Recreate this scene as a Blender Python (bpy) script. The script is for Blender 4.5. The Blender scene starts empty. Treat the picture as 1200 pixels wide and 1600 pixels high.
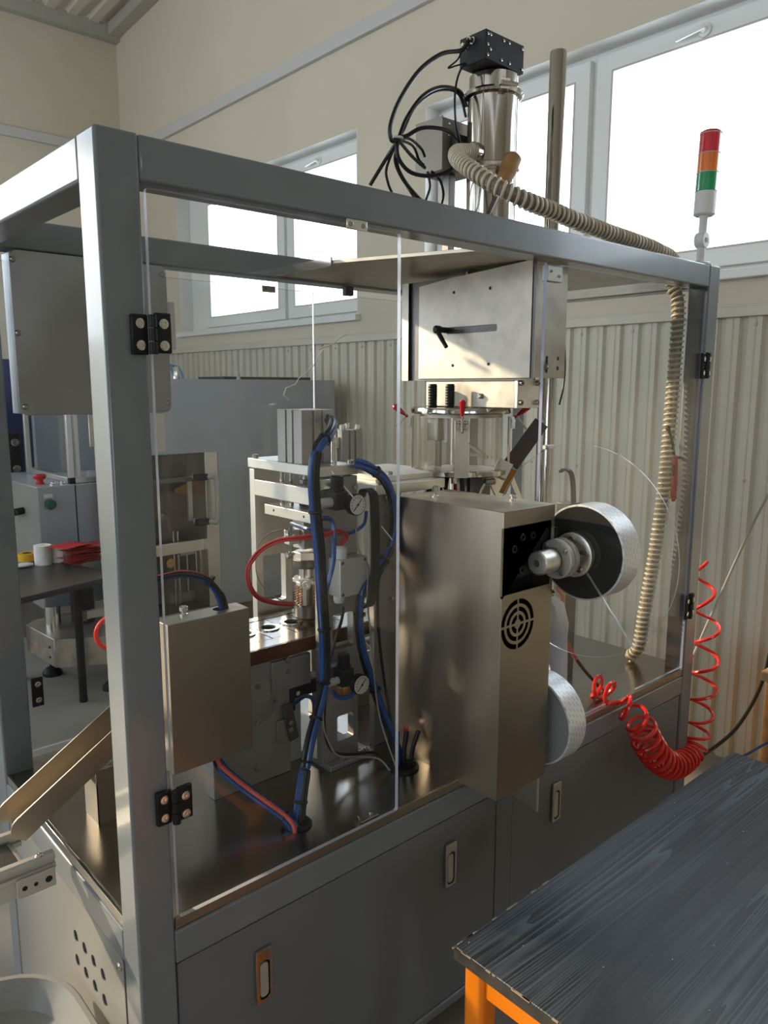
import bpy, bmesh, math, random
from mathutils import Vector, Matrix
from mathutils.geometry import tessellate_polygon
random.seed(4)
S = bpy.context.scene
COL = S.collection

# ---------------------------------------------------------------- camera
cam = bpy.data.cameras.new('camera'); cam.sensor_fit = 'VERTICAL'; cam.sensor_height = 36.0
cam.lens = 1197.14 * 36.0 / 1600.0
co = bpy.data.objects.new('camera', cam); COL.objects.link(co); S.camera = co
yaw, pitch, roll = 0.840718, 0.161983, 0.002130
fw = Vector((math.cos(yaw)*math.cos(pitch), math.sin(yaw)*math.cos(pitch), -math.sin(pitch)))
rt = Vector((math.sin(yaw), -math.cos(yaw), 0)); up = rt.cross(fw)
r2 = rt*math.cos(roll) + up*math.sin(roll); u2 = up*math.cos(roll) - rt*math.sin(roll)
co.matrix_world = Matrix(((r2.x, u2.x, -fw.x, -0.507497), (r2.y, u2.y, -fw.y, -1.244094), (r2.z, u2.z, -fw.z, 1.781261), (0, 0, 0, 1)))
cam.clip_start = 0.02

# ---------------------------------------------------------------- sky, sun, exposure
wd = bpy.data.worlds.new('overcast_sky'); S.world = wd; wd.use_nodes = True
bg = wd.node_tree.nodes['Background']; bg.inputs[0].default_value = (0.84, 0.93, 1.06, 1); bg.inputs[1].default_value = 5.0
sun = bpy.data.lights.new('sun', 'SUN'); sun.energy = 8.5; sun.color = (1.0, 0.80, 0.54); sun.angle = math.radians(1.8)
so = bpy.data.objects.new('sun', sun); COL.objects.link(so)
so.rotation_euler = Vector((1.0, -1.95, -0.78)).to_track_quat('-Z', 'Y').to_euler()
so.location = (-5, 9, 6)
S.view_settings.view_transform = 'Standard'; S.view_settings.look = 'None'
S.view_settings.gamma = 1.0; S.view_settings.use_curve_mapping = False
S.view_settings.exposure = -0.06
S.cycles.max_bounces = 10; S.cycles.diffuse_bounces = 4; S.cycles.glossy_bounces = 5
S.cycles.transmission_bounces = 6; S.cycles.transparent_max_bounces = 24
S.cycles.caustics_reflective = False; S.cycles.caustics_refractive = False
S.cycles.sample_clamp_indirect = 6.0

# ---------------------------------------------------------------- materials
def mat(name, col, rough=.5, metal=0.0, var=0.0, vscale=6.0, bump=0.0, bscale=60.0, stretch=(1, 1, 1), coat=0.0, spec=None, rvar=0.0, trans=0.0, emit=None):
    m = bpy.data.materials.new(name); m.use_nodes = True
    nt = m.node_tree; b = nt.nodes['Principled BSDF']
    c = (col[0], col[1], col[2], 1)
    b.inputs['Base Color'].default_value = c; b.inputs['Roughness'].default_value = rough; b.inputs['Metallic'].default_value = metal
    if coat: b.inputs['Coat Weight'].default_value = coat; b.inputs['Coat Roughness'].default_value = .12
    if spec is not None: b.inputs['Specular IOR Level'].default_value = spec
    if trans: b.inputs['Transmission Weight'].default_value = trans
    if emit: b.inputs['Emission Color'].default_value = (*emit[0], 1); b.inputs['Emission Strength'].default_value = emit[1]
    if var or bump or rvar:
        tc = nt.nodes.new('ShaderNodeTexCoord'); mp = nt.nodes.new('ShaderNodeMapping')
        mp.inputs['Scale'].default_value = stretch; nt.links.new(tc.outputs['Object'], mp.inputs[0])
    if var or rvar:
        n = nt.nodes.new('ShaderNodeTexNoise'); n.inputs['Scale'].default_value = vscale; n.inputs['Detail'].default_value = 2.5; n.inputs['Roughness'].default_value = .5
        nt.links.new(mp.outputs[0], n.inputs['Vector'])
    if var:
        r = nt.nodes.new('ShaderNodeMapRange'); r.inputs[1].default_value = .3; r.inputs[2].default_value = .7
        r.inputs[3].default_value = 1 - var; r.inputs[4].default_value = 1 + var
        nt.links.new(n.outputs[0], r.inputs[0])
        x = nt.nodes.new('ShaderNodeMix'); x.data_type = 'RGBA'; x.blend_type = 'MULTIPLY'; x.inputs[0].default_value = 1
        x.inputs[6].default_value = c; nt.links.new(r.outputs[0], x.inputs[7]); nt.links.new(x.outputs[2], b.inputs['Base Color'])
    if rvar:
        r = nt.nodes.new('ShaderNodeMapRange'); r.inputs[1].default_value = .3; r.inputs[2].default_value = .7
        r.inputs[3].default_value = max(.03, rough - rvar); r.inputs[4].default_value = rough + rvar
        nt.links.new(n.outputs[0], r.inputs[0]); nt.links.new(r.outputs[0], b.inputs['Roughness'])
    if bump:
        n2 = nt.nodes.new('ShaderNodeTexNoise'); n2.inputs['Scale'].default_value = bscale; n2.inputs['Detail'].default_value = 3
        nt.links.new(mp.outputs[0], n2.inputs['Vector'])
        bp = nt.nodes.new('ShaderNodeBump'); bp.inputs['Strength'].default_value = bump; bp.inputs['Distance'].default_value = .002
        nt.links.new(n2.outputs[0], bp.inputs['Height']); nt.links.new(bp.outputs[0], b.inputs['Normal'])
    return m

def clear(name, tint=(.95, .96, .97), boost=1.0, ior=1.49, haze=0.0):
    m = bpy.data.materials.new(name); m.use_nodes = True; nt = m.node_tree; nt.nodes.remove(nt.nodes['Principled BSDF'])
    o = nt.nodes['Material Output']; t = nt.nodes.new('ShaderNodeBsdfTransparent'); t.inputs[0].default_value = (*tint, 1)
    g = nt.nodes.new('ShaderNodeBsdfGlossy'); g.inputs['Roughness'].default_value = .02
    lw = nt.nodes.new('ShaderNodeLayerWeight'); lw.inputs[0].default_value = .5
    pw = nt.nodes.new('ShaderNodeMath'); pw.operation = 'POWER'; pw.inputs[1].default_value = 5; nt.links.new(lw.outputs['Facing'], pw.inputs[0])
    f = nt.nodes.new('ShaderNodeMath'); f.operation = 'MULTIPLY_ADD'; f.inputs[1].default_value = .96; f.inputs[2].default_value = .04; nt.links.new(pw.outputs[0], f.inputs[0])
    k = nt.nodes.new('ShaderNodeMath'); k.operation = 'MULTIPLY'; k.inputs[1].default_value = boost
    x = nt.nodes.new('ShaderNodeMixShader'); nt.links.new(f.outputs[0], k.inputs[0]); nt.links.new(k.outputs[0], x.inputs[0])
    nt.links.new(t.outputs[0], x.inputs[1]); nt.links.new(g.outputs[0], x.inputs[2])
    last = x
    if haze:
        d = nt.nodes.new('ShaderNodeBsdfDiffuse'); d.inputs[0].default_value = (.9, .9, .88, 1)
        y = nt.nodes.new('ShaderNodeMixShader'); y.inputs[0].default_value = haze
        nt.links.new(x.outputs[0], y.inputs[1]); nt.links.new(d.outputs[0], y.inputs[2]); last = y
    nt.links.new(last.outputs[0], o.inputs[0]); return m

GREY = mat('grey_gloss_paint', (.172, .192, .208), .30, 0, var=.05, vscale=9, bump=.14, bscale=70, coat=.5)
DOORGREY = mat('grey_cabinet_paint', (.150, .163, .172), .36, 0, var=.05, vscale=4, bump=.06, bscale=120)
LIGHTGREY = mat('lit_light_grey_paint', (.24, .236, .222), .28, 0, var=.04, vscale=4)  # end panel's grey, lightened and warmed to carry the side light
STEEL = mat('brushed_stainless', (.68, .60, .49), .31, 1, var=.03, vscale=4, rvar=.03, stretch=(3, 3, .8))
STEELH = mat('stainless_sheet', (.50, .455, .385), .45, 1, var=.16, vscale=16, rvar=.06)
PLATE = mat('stainless_worktop', (.33, .31, .28), .22, 1, var=.07, vscale=5, rvar=.04)
MPLATE = mat('shaded_machined_plate', (.37, .355, .33), .42, .6, var=.06, vscale=5)  # plate tone darkened to stand in for weak light inside the frame
BOXDARK = mat('dull_brown_steel', (.20, .18, .15), .40, .9, var=.06)
CHUTE = mat('brown_shaded_stainless', (.36, .32, .265), .42, 1, var=.06, vscale=5)  # stainless darkened to carry shade on the chute, feeder and valve cover fronts
DULL = mat('dull_zinc_sheet', (.36, .37, .375), .45, 1, var=.12, vscale=5, rvar=.08)
POLISH = mat('polished_steel', (.50, .47, .425), .11, 1, var=.04, vscale=4)
CHROME = mat('chrome', (.74, .73, .71), .14, 1)
BOLT = mat('bolt_steel', (.42, .40, .37), .30, 1)
ALU = mat('machined_aluminium', (.78, .755, .70), .38, 1, var=.05, vscale=5, bump=.04, bscale=150)
ALUW = mat('anodised_aluminium', (.52, .50, .465), .45, .5, var=.04, vscale=5)
DARKST = mat('dark_steel', (.16, .15, .14), .38, .9, var=.1)
BLACK = mat('black_plastic', (.010, .010, .011), .45, spec=.3)
BLACKM = mat('black_anodised', (.014, .014, .017), .48, spec=.3)
BLKHOSE = mat('black_hose', (.008, .008, .009), .35, spec=.35)
BLUEHOSE = mat('blue_hose', (.006, .062, .25), .28, coat=.15)
REDWIRE = mat('red_wire', (.50, .015, .025), .40)
REDHOSE = mat('red_coil_hose', (.78, .022, .014), .22, coat=.5)
SALMON = mat('salmon_hose', (.62, .10, .07), .38)
GREYWIRE = mat('grey_wire', (.33, .31, .28), .45)
CREAMH = mat('cream_ribbed_hose', (.62, .55, .42), .38, var=.08, vscale=20)
HOSEGAP = mat('hose_wall', (.22, .165, .11), .4, var=.06, vscale=20)
WALL = mat('beige_plaster', (.66, .59, .465), .85, var=.03, vscale=1.5, bump=.06, bscale=40)
CLAD = mat('beige_sheet_metal', (.62, .575, .465), .42, var=.03, vscale=3)
TRIMG = mat('pale_trunking', (.58, .56, .55), .5)
CEIL = mat('ceiling_sheet', (.66, .62, .53), .6)
BEAM = mat('eaves_flashing', (.45, .43, .38), .6)
PVC = mat('window_pvc', (.80, .80, .77), .32)
CONC = mat('concrete_floor', (.30, .275, .245), .62, var=.14, vscale=2.2, bump=.05, bscale=30, rvar=.1)
NAVY = mat('navy_paint', (.012, .022, .11), .42, var=.1)
ORANGE = mat('orange_paint', (.95, .24, .005), .32, coat=.3)
WHITEP = mat('white_plastic', (.72, .71, .68), .42)
BOXP = mat('light_grey_plastic', (.52, .50, .45), .45)
PAPER = mat('tissue_paper', (.82, .80, .77), .9, bump=.2, bscale=80)
REDBAG = mat('red_foil', (.42, .012, .012), .25, var=.25, vscale=25)
GOLD = mat('brass', (.62, .43, .16), .28, 1)
COPPER = mat('copper_spring', (.52, .25, .12), .32, 1)
YELLOW = mat('yellow_plastic', (.85, .45, .01), .4)
DUSTY = mat('dusty_amber_plastic', (.33, .17, .055), .6, var=.35, vscale=22)
AMBER = mat('amber_plastic', (.55, .22, .02), .2, trans=.35)
TUBG = mat('grey_tub_plastic', (.26, .256, .246), .32)
WOODB = mat('brown_wood', (.27, .14, .06), .5, var=.25, vscale=6, stretch=(1, 1, 9))
BROWN = mat('brown_bar', (.085, .058, .05), .40, .2)
LAMR = mat('red_lamp', (.72, .012, .03), .16, coat=.4, trans=.15)
LAMO = mat('orange_lamp', (.90, .20, .012), .16, coat=.4, trans=.15)
LAMG = mat('green_lamp', (.008, .33, .11), .16, coat=.4, trans=.15)
GREENB = mat('green_button', (.01, .10, .05), .3)
REDB = mat('red_button', (.55, .012, .02), .25)
DIAL = mat('gauge_face', (.62, .61, .57), .4)
BAG = mat('white_film', (.66, .66, .72), .4, bump=.3, bscale=9)
FILMSIDE = mat('roll_side', (.31, .32, .33), .42, .1, var=.06, vscale=3)
LACQ = mat('lacquered_brown_edge', (.16, .05, .018), .18, .4, coat=.5)
ACRY = clear('clear_acrylic', (.955, .962, .965), .62, haze=.003)
WINGL = clear('window_glass', (.97, .985, .98), .8)
DISCM = clear('disc_acrylic', (.965, .965, .96), .45, haze=.02)
VESS = clear('vessel_acrylic', (.93, .92, .90), .7, haze=.05)
CRACK = mat('white_crack', (.85, .85, .85), .5)
EDGE = mat('acrylic_edge', (.72, .72, .80), .2, trans=.25)
BLUEEDGE = mat('acrylic_edge_blue', (.42, .46, .66), .2, trans=.3)

def foil_band():
    m = mat('printed_foil', (.66, .67, .68), .34, .3)
    nt = m.node_tree; b = nt.nodes['Principled BSDF']
    tc = nt.nodes.new('ShaderNodeTexCoord'); br = nt.nodes.new('ShaderNodeTexBrick')
    mp = nt.nodes.new('ShaderNodeMapping'); mp.inputs['Rotation'].default_value = (0, 0, .35)
    br.inputs['Scale'].default_value = 1; br.inputs['Brick Width'].default_value = .020; br.inputs['Row Height'].default_value = .012; br.inputs['Mortar Size'].default_value = .0042
    br.inputs['Color1'].default_value = (.60, .61, .63, 1); br.inputs['Color2'].default_value = (.68, .69, .71, 1); br.inputs['Mortar'].default_value = (.84, .85, .87, 1)
    nt.links.new(tc.outputs['UV'], mp.inputs[0]); nt.links.new(mp.outputs[0], br.inputs['Vector']); nt.links.new(br.outputs[0], b.inputs['Base Color'])
    return m
FOIL = foil_band()

def table_wood():
    m = mat('black_wood_grain', (.03, .035, .045), .40)
    nt = m.node_tree; b = nt.nodes['Principled BSDF']; N = nt.nodes.new; K = nt.links.new
    tc = N('ShaderNodeTexCoord')
    def grain(sc, nscale, lo, hi, dist=0.0):
        mp = N('ShaderNodeMapping'); mp.inputs['Scale'].default_value = sc; K(tc.outputs['Object'], mp.inputs[0])
        n = N('ShaderNodeTexNoise'); n.inputs['Scale'].default_value = nscale; n.inputs['Detail'].default_value = 3; n.inputs['Roughness'].default_value = .5; n.inputs['Distortion'].default_value = dist
        K(mp.outputs[0], n.inputs['Vector']); r = N('ShaderNodeMapRange'); r.inputs[1].default_value = lo; r.inputs[2].default_value = hi; K(n.outputs[0], r.inputs[0]); return r
    # contour lines of a stretched noise give wood rings; a finer one breaks them up
    mp = N('ShaderNodeMapping'); mp.inputs['Scale'].default_value = (.26, 8.0, 1); K(tc.outputs['Object'], mp.inputs[0])
    n = N('ShaderNodeTexNoise'); n.inputs['Scale'].default_value = 1.0; n.inputs['Detail'].default_value = 2.2; n.inputs['Roughness'].default_value = .42; K(mp.outputs[0], n.inputs['Vector'])
    k1 = N('ShaderNodeMath'); k1.operation = 'MULTIPLY'; k1.inputs[1].default_value = 46; K(n.outputs[0], k1.inputs[0])
    k2 = N('ShaderNodeMath'); k2.operation = 'FRACT'; K(k1.outputs[0], k2.inputs[0])
    k3 = N('ShaderNodeMapRange'); k3.inputs[1].default_value = .55; k3.inputs[2].default_value = 1.0; K(k2.outputs[0], k3.inputs[0])
    fine = grain((2.0, 70, 1), 2.0, .46, .60); big = grain((.8, 3, 1), 1.5, .34, .60)
    mx = N('ShaderNodeMath'); mx.operation = 'MAXIMUM'; h = N('ShaderNodeMath'); h.operation = 'MULTIPLY'; h.inputs[1].default_value = .45; K(fine.outputs[0], h.inputs[0]); K(k3.outputs[0], mx.inputs[0]); K(h.outputs[0], mx.inputs[1])
    k = N('ShaderNodeMath'); k.operation = 'MULTIPLY'; K(mx.outputs[0], k.inputs[0]); K(big.outputs[0], k.inputs[1])
    cr = N('ShaderNodeMix'); cr.data_type = 'RGBA'; cr.inputs[6].default_value = (.022, .027, .036, 1); cr.inputs[7].default_value = (.12, .145, .18, 1)
    K(k.outputs[0], cr.inputs[0]); K(cr.outputs[2], b.inputs['Base Color'])
    bp = N('ShaderNodeBump'); bp.inputs['Strength'].default_value = .3; bp.inputs['Distance'].default_value = .001
    K(mx.outputs[0], bp.inputs['Height']); K(bp.outputs[0], b.inputs['Normal'])
    return m
TABLE = table_wood()

# ---------------------------------------------------------------- mesh helpers
WO = {}
def V(p): return Vector(p)
def spline(pts, k=6):
    P_ = [V(p) for p in pts]
    if len(P_) < 3: return P_
    out = []
    for i in range(len(P_) - 1):
        a = P_[max(i - 1, 0)]; b = P_[i]; c = P_[i + 1]; d = P_[min(i + 2, len(P_) - 1)]
        for j in range(k):
            t = j / k
            out.append(.5 * ((2*b) + (c - a)*t + (2*a - 5*b + 4*c - d)*t*t + (3*b - a - 3*c + d)*t**3))
    out.append(P_[-1]); return out

def frame(d):
    d = d.normalized(); a = Vector((0, 0, 1)) if abs(d.z) < .9 else Vector((1, 0, 0))
    u = d.cross(a).normalized(); return u, d.cross(u)

class M:
    def __init__(s): s.v = []; s.f = []; s.m = []; s.uv = {}
    def face(s, idx, mi=0): s.f.append(tuple(idx)); s.m.append(mi)
    def obox(s, c, size, ax=((1, 0, 0), (0, 1, 0), (0, 0, 1)), mi=0):
        c = V(c); X, Y, Z = [V(a)*(size[i]/2) for i, a in enumerate(ax)]; n = len(s.v)
        for k in ((-1, -1, -1), (1, -1, -1), (1, 1, -1), (-1, 1, -1), (-1, -1, 1), (1, -1, 1), (1, 1, 1), (-1, 1, 1)):
            s.v.append(c + X*k[0] + Y*k[1] + Z*k[2])
        for q in ((0, 3, 2, 1), (4, 5, 6, 7), (0, 1, 5, 4), (1, 2, 6, 5), (2, 3, 7, 6), (3, 0, 4, 7)): s.face([n + i for i in q], mi)
        return s
    def box(s, x0, x1, y0, y1, z0, z1, mi=0):
        return s.obox(((x0+x1)/2, (y0+y1)/2, (z0+z1)/2), (abs(x1-x0), abs(y1-y0), abs(z1-z0)), mi=mi)
    def lathe(s, base, axis, prof, n=24, mi=0, closed=False):
        base = V(base); d = V(axis).normalized(); u, w = frame(d); st = len(s.v)
        for r, h in prof:
            for i in range(n):
                a = 2*math.pi*i/n; s.v.append(base + d*h + (u*math.cos(a) + w*math.sin(a))*r)
        k = len(prof)
        for j in range(k - (0 if closed else 1)):
            for i in range(n):
                a = st + j*n + i; b = st + j*n + (i+1) % n; jj = (j+1) % k
                s.face((a, st + jj*n + i, st + jj*n + (i+1) % n, b), mi)
        if not closed:
            if prof[0][0] > 1e-6: s.face([st + i for i in range(n)], mi)
            if prof[-1][0] > 1e-6: s.face([st + (k-1)*n + i for i in reversed(range(n))], mi)
        return s
    def cyl(s, a, b, r, r1=None, n=20, mi=0):
        a = V(a); b = V(b); return s.lathe(a, b - a, [(r, 0), (r if r1 is None else r1, (b-a).length)], n, mi)
    def tube(s, pts, r, n=8, k=6, mi=0, smooth=True):
        p = spline(pts, k) if smooth else [V(q) for q in pts]; st = len(s.v); L = len(p); u = None
        for i in range(L):
            t = (p[min(i+1, L-1)] - p[max(i-1, 0)])
            t = t.normalized() if t.length > 1e-9 else Vector((0, 0, 1))
            if u is None: u, _ = frame(t)
            u = (u - t*u.dot(t))
            u = u.normalized() if u.length > 1e-6 else frame(t)[0]
            w = t.cross(u); rr = r[i] if isinstance(r, list) else r
            for j in range(n):
                a = 2*math.pi*j/n; s.v.append(p[i] + (u*math.cos(a) + w*math.sin(a))*rr)
        for i in range(L-1):
            for j in range(n):
                s.face((st+i*n+j, st+i*n+(j+1) % n, st+(i+1)*n+(j+1) % n, st+(i+1)*n+j), mi)
        s.face([st + j for j in reversed(range(n))], mi); s.face([st + (L-1)*n + j for j in range(n)], mi)
        return s
    def strip(s, pts, w, t, wdir, k=6, mi=0):
        p = spline(pts, k); L = len(p); st = len(s.v); wd_ = V(wdir).normalized()
        for i in range(L):
            tg = (p[min(i+1, L-1)] - p[max(i-1, 0)]).normalized(); nn = tg.cross(wd_).normalized()
            for a, b in ((-1, -1), (1, -1), (1, 1), (-1, 1)): s.v.append(p[i] + wd_*(a*w/2) + nn*(b*t/2))
        for i in range(L-1):
            for j in range(4): s.face((st+i*4+j, st+i*4+(j+1) % 4, st+(i+1)*4+(j+1) % 4, st+(i+1)*4+j), mi)
        s.face((st+3, st+2, st+1, st), mi); e = st+(L-1)*4; s.face((e, e+1, e+2, e+3), mi); return s
    def plate(s, outer, holes, o, u, v, t, mi=0, emi=None):
        """flat plate with holes: 2-D loops in the (u, v) plane at o, thickness t along u x v"""
        o = V(o); u = V(u); v = V(v); nn = u.cross(v).normalized()
        loops = [outer] + list(holes); polys = [[Vector((a, b, 0)) for a, b in l] for l in loops]
        flat = [p for l in polys for p in l]; tri = tessellate_polygon(polys); st = len(s.v); N = len(flat)
        for p in flat: s.v.append(o + u*p.x + v*p.y)
        for p in flat: s.v.append(o + u*p.x + v*p.y + nn*t)
        for a, b, c in tri:
            A, B, C_ = flat[a], flat[b], flat[c]
            if (B - A).cross(C_ - A).z < 0: b, c = c, b
            s.face((st+N+a, st+N+b, st+N+c), mi); s.face((st+c, st+b, st+a), mi)
        k = st
        for li, l in enumerate(polys):
            n = len(l); ar = sum(l[i].x*l[(i+1) % n].y - l[(i+1) % n].x*l[i].y for i in range(n))
            ccw = ar > 0
            if li: ccw = not ccw
            for i in range(n):
                a = k+i; b = k+(i+1) % n
                s.face((a, b, b+N, a+N) if ccw else (b, a, a+N, b+N), mi if emi is None else emi)
            k += n
        return s
    def sphere(s, c, r, n=12, sc=(1, 1, 1), mi=0):
        c = V(c); pr = [(max(1e-7, r*math.sin(math.pi*i/n)), -r*math.cos(math.pi*i/n)) for i in range(n+1)]
        st = len(s.v); s.lathe((0, 0, 0), (0, 0, 1), pr, n*2, mi)
        for i in range(st, len(s.v)): q = s.v[i]; s.v[i] = Vector((q.x*sc[0], q.y*sc[1], q.z*sc[2])) + c
        return s

def finish(me, mats, mi, smooth=True):
    for m in (mats if isinstance(mats, (list, tuple)) else [mats]): me.materials.append(m)
    me.polygons.foreach_set('material_index', mi)
    if smooth:
        me.polygons.foreach_set('use_smooth', [True]*len(me.polygons)); me.set_sharp_from_angle(angle=math.radians(32))
    me.update()

def build(m, name, mats, parent=None, bevel=0.0, origin=None, smooth=True):
    if parent is not None: o = WO[parent.name]
    elif origin is not None: o = V(origin)
    else:
        lo = [min(q[i] for q in m.v) for i in range(3)]; hi = [max(q[i] for q in m.v) for i in range(3)]
        o = Vector(((lo[0]+hi[0])/2, (lo[1]+hi[1])/2, lo[2]))
    me = bpy.data.meshes.new(name); me.from_pydata([tuple(V(q) - o) for q in m.v], [], m.f); finish(me, mats, m.m, smooth)
    ob = bpy.data.objects.new(name, me); COL.objects.link(ob)
    if parent is not None: ob.parent = parent
    else: ob.location = o
    WO[ob.name] = o
    if bevel:
        b = ob.modifiers.new('bevel', 'BEVEL'); b.width = bevel; b.segments = 2; b.limit_method = 'ANGLE'; b.angle_limit = math.radians(40); b.harden_normals = False
    return ob

def tag(o, label=None, cat=None, group=None, kind=None):
    if label: o['label'] = label
    if cat: o['category'] = cat
    if group: o['group'] = group
    if kind: o['kind'] = kind
    return o
def T(name, label, cat, loc, group=None):
    o = bpy.data.objects.new(name, None); COL.objects.link(o); o.location = loc; o.empty_display_size = .05
    WO[o.name] = V(loc); return tag(o, label, cat, group)
def lab(o, label): o['label'] = label; return o
def B(name, mats, parent, x0, x1, y0, y1, z0, z1, bevel=.0015):
    return build(M().box(x0, x1, y0, y1, z0, z1), name, mats, parent, bevel)
def Cy(name, mats, parent, a, b, r, r1=None, n=24, bevel=0):
    return build(M().cyl(a, b, r, r1, n), name, mats, parent, bevel)
def tube(name, mats, parent, pts, r, n=8, k=6): return build(M().tube(pts, r, n, k), name, mats, parent)

BC = {}
def bolt(parent, pos, d, r=.006, h=.006, kind='hex', m=None, name='bolt'):
    m = m or BOLT; key = (kind, round(r, 4), round(h, 4), m.name)
    if key not in BC:
        q = M()
        if kind == 'hex': q.lathe((0, 0, 0), (0, 0, 1), [(r*1.25, 0), (r*1.25, h*.25)], 14); q.lathe((0, 0, 0), (0, 0, 1), [(r, 0), (r, h), (r*.8, h*1.15)], 6)
        elif kind == 'socket': q.lathe((0, 0, 0), (0, 0, 1), [(r, 0), (r, h), (r*.88, h*1.1), (r*.5, h*1.1), (r*.45, h*.45), (1e-5, h*.4)], 12)
        elif kind == 'pan': q.lathe((0, 0, 0), (0, 0, 1), [(r, 0), (r*.95, h*.45), (r*.6, h), (r*.35, h), (r*.3, h*.6), (1e-5, h*.55)], 12)
        me = bpy.data.meshes.new(name); me.from_pydata([tuple(a) for a in q.v], [], q.f); finish(me, m, q.m); BC[key] = me
    ob = bpy.data.objects.new(name, BC[key]); COL.objects.link(ob); ob.parent = parent
    ob.location = V(pos) - WO[parent.name]; ob.rotation_mode = 'QUATERNION'; ob.rotation_quaternion = V(d).to_track_quat('Z', 'Y'); WO[ob.name] = V(pos)
    return ob
def rect(a0, a1, b0, b1): return [(a0, b0), (a1, b0), (a1, b1), (a0, b1)]
def rrect(a0, a1, b0, b1, r, n=5):
    out = []
    for cx, cy, s0 in ((a1-r, b0+r, -90), (a1-r, b1-r, 0), (a0+r, b1-r, 90), (a0+r, b0+r, 180)):
        for i in range(n+1):
            t = math.radians(s0 + 90*i/n); out.append((cx + r*math.cos(t), cy + r*math.sin(t)))
    return out
def circ(a, b, r, n=20): return [(a + r*math.cos(2*math.pi*i/n), b + r*math.sin(2*math.pi*i/n)) for i in range(n)]
X_, Y_, Z_ = Vector((1, 0, 0)), Vector((0, 1, 0)), Vector((0, 0, 1))
nX, nY, nZ = -X_, -Y_, -Z_
def ring(c, axis, r, tr, n=40, m=8):
    """a closed ring (torus)"""
    q = M(); q.lathe(c, axis, [(r + tr*math.cos(2*math.pi*i/m), tr*math.sin(2*math.pi*i/m)) for i in range(m)], n, closed=True); return q

def offset_path(pts, ang, d):
    p = [V(q) for q in pts]; out = []
    for i in range(len(p)):
        t = (p[min(i+1, len(p)-1)] - p[max(i-1, 0)]).normalized(); u, w = frame(t)
        if isinstance(ang, tuple): q_ = V(ang); q_ = (q_ - t*q_.dot(t)).normalized(); out.append(p[i] + q_*d); continue
        out.append(p[i] + (u*math.cos(ang) + w*math.sin(ang))*d)
    return out
def bundle(name, label, cat, pts, hoses, ties=(), base=None, rt_=None):
    """hoses: list of (part name, material, angle, offset, radius)"""
    t = T(name, label, cat, base or pts[-1]); sp = spline(pts, 8)
    for nm, m, a, d, r in hoses: build(M().tube(offset_path(sp, a, d), r, 8, 1, smooth=False), nm, m, t)
    for f in ties:
        i = max(1, min(len(sp)-2, int(f*(len(sp)-1)))); dd = (sp[i+1] - sp[i-1]).normalized()
        build(M().lathe(sp[i] - dd*.003, dd, [((rt_ or .014), 0), ((rt_ or .014)*1.06, .003), ((rt_ or .014), .006)], 12), 'cable_tie', BLACK, t)
    return t

# ================================================================ the hall
XW, YB, XL, YF = 3.08, 6.85, -7.2, -9.0
def struct(o, label=None): o['kind'] = 'structure'; return tag(o, label)
fl = struct(build(M().box(XL, XW + .3, YF, YB + .3, -.1, 0), 'floor', CONC), 'worn grey brown concrete floor of the hall')
# window wall: two openings in view
WA = (-1.55, 2.385, 2.31, 3.50); WB = (3.05, 5.70, 2.29, 3.53); WC = (-5.6, -2.4, 2.31, 3.50)
wr = struct(build(M().plate([(YF, 0), (YB + .3, 0), (YB + .3, 5.255), (YF, 6.27)], [rect(*w) for w in (WA, WB)], (XW, 0, 0), Y_, Z_, .26), 'wall_right', WALL), 'beige plastered wall with windows behind the machine')
WBS = [(-6.6, -5.3, 1.6, 4.9), (-4.75, -3.2, .9, 4.9), (-2.95, -.6, 2.2, 4.95)]; WFS = [(-3.6, -1.4, 1.9, 4.2), (-6.6, -4.4, 1.9, 4.2)]  # back openings shaped for sun and reflections, front ones added for cool fill
wb = struct(build(M().plate([(XL, 0), (XW, 0), (XW, 5.26), (XL, 5.26)], [rect(*w) for w in WBS], (0, YB + .25, 0), X_, Z_, .25), 'wall_back', WALL), 'beige plastered end wall in the far left corner')
WL = [(-.6, 2.4, .9, 4.6), (2.9, 6.2, .9, 4.6)]  # unseen openings added to bring sky light from the left
wl = struct(build(M().plate([(YF, 0), (YB + .25, 0), (YB + .25, 5.25), (YF, 6.27)], [rect(*w) for w in WL], (XL - .3, 0, 0), Y_, Z_, .3), 'wall_left', WALL), 'beige wall with added tall windows opposite the window wall')
wf = struct(build(M().plate([(XL, 0), (XW, 0), (XW, 6.27), (XL, 6.27)], [rect(*w) for w in WFS], (0, YF, 0), X_, Z_, .25), 'wall_front', WALL), 'beige plastered wall behind the viewer')
# ceiling: trapezoid sheet
q = M(); zc = lambda y: 5.30 + (YB - y)*.064
pass
x = XW; n = 0
prof = []
while x > XL:
    prof += [(x, 0), (x - .09, 0), (x - .11, .045), (x - .19, .045)]; x -= .21
q = M(); st = 0
for a, h in prof: q.v += [Vector((a, YF, zc(YF) + h)), Vector((a, YB, zc(YB) + h))]
for i in range(len(prof) - 1): q.face((2*i, 2*i+1, 2*i+3, 2*i+2))
ce = struct(build(q, 'ceiling', CEIL, smooth=False), 'pale corrugated roof sheets seen at the top left')
def beam(name, q, m, label): return struct(build(q, name, m, None, .003), label)
beam('trim_1', M().box(XL, XW - .001, YB - .10, YB - .001, 5.19, 5.33), BEAM, 'flat eaves flashing along the back wall top')
q = M(); q.obox((XW - .06, (YF + YB)/2, (zc(YF) + zc(YB))/2 - .02), (.12, YB - YF, .13), (X_, Vector((0, 1, -.064)).normalized(), Vector((0, .064, 1)).normalized()))
beam('trim_2', q, BEAM, 'sloping flashing where the window wall meets the roof')
beam('trim_3', M().box(XW - .035, XW - .001, YF, YB - .001, 4.075, 4.165), TRIMG, 'pale cable trunking high along the window wall')
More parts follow.
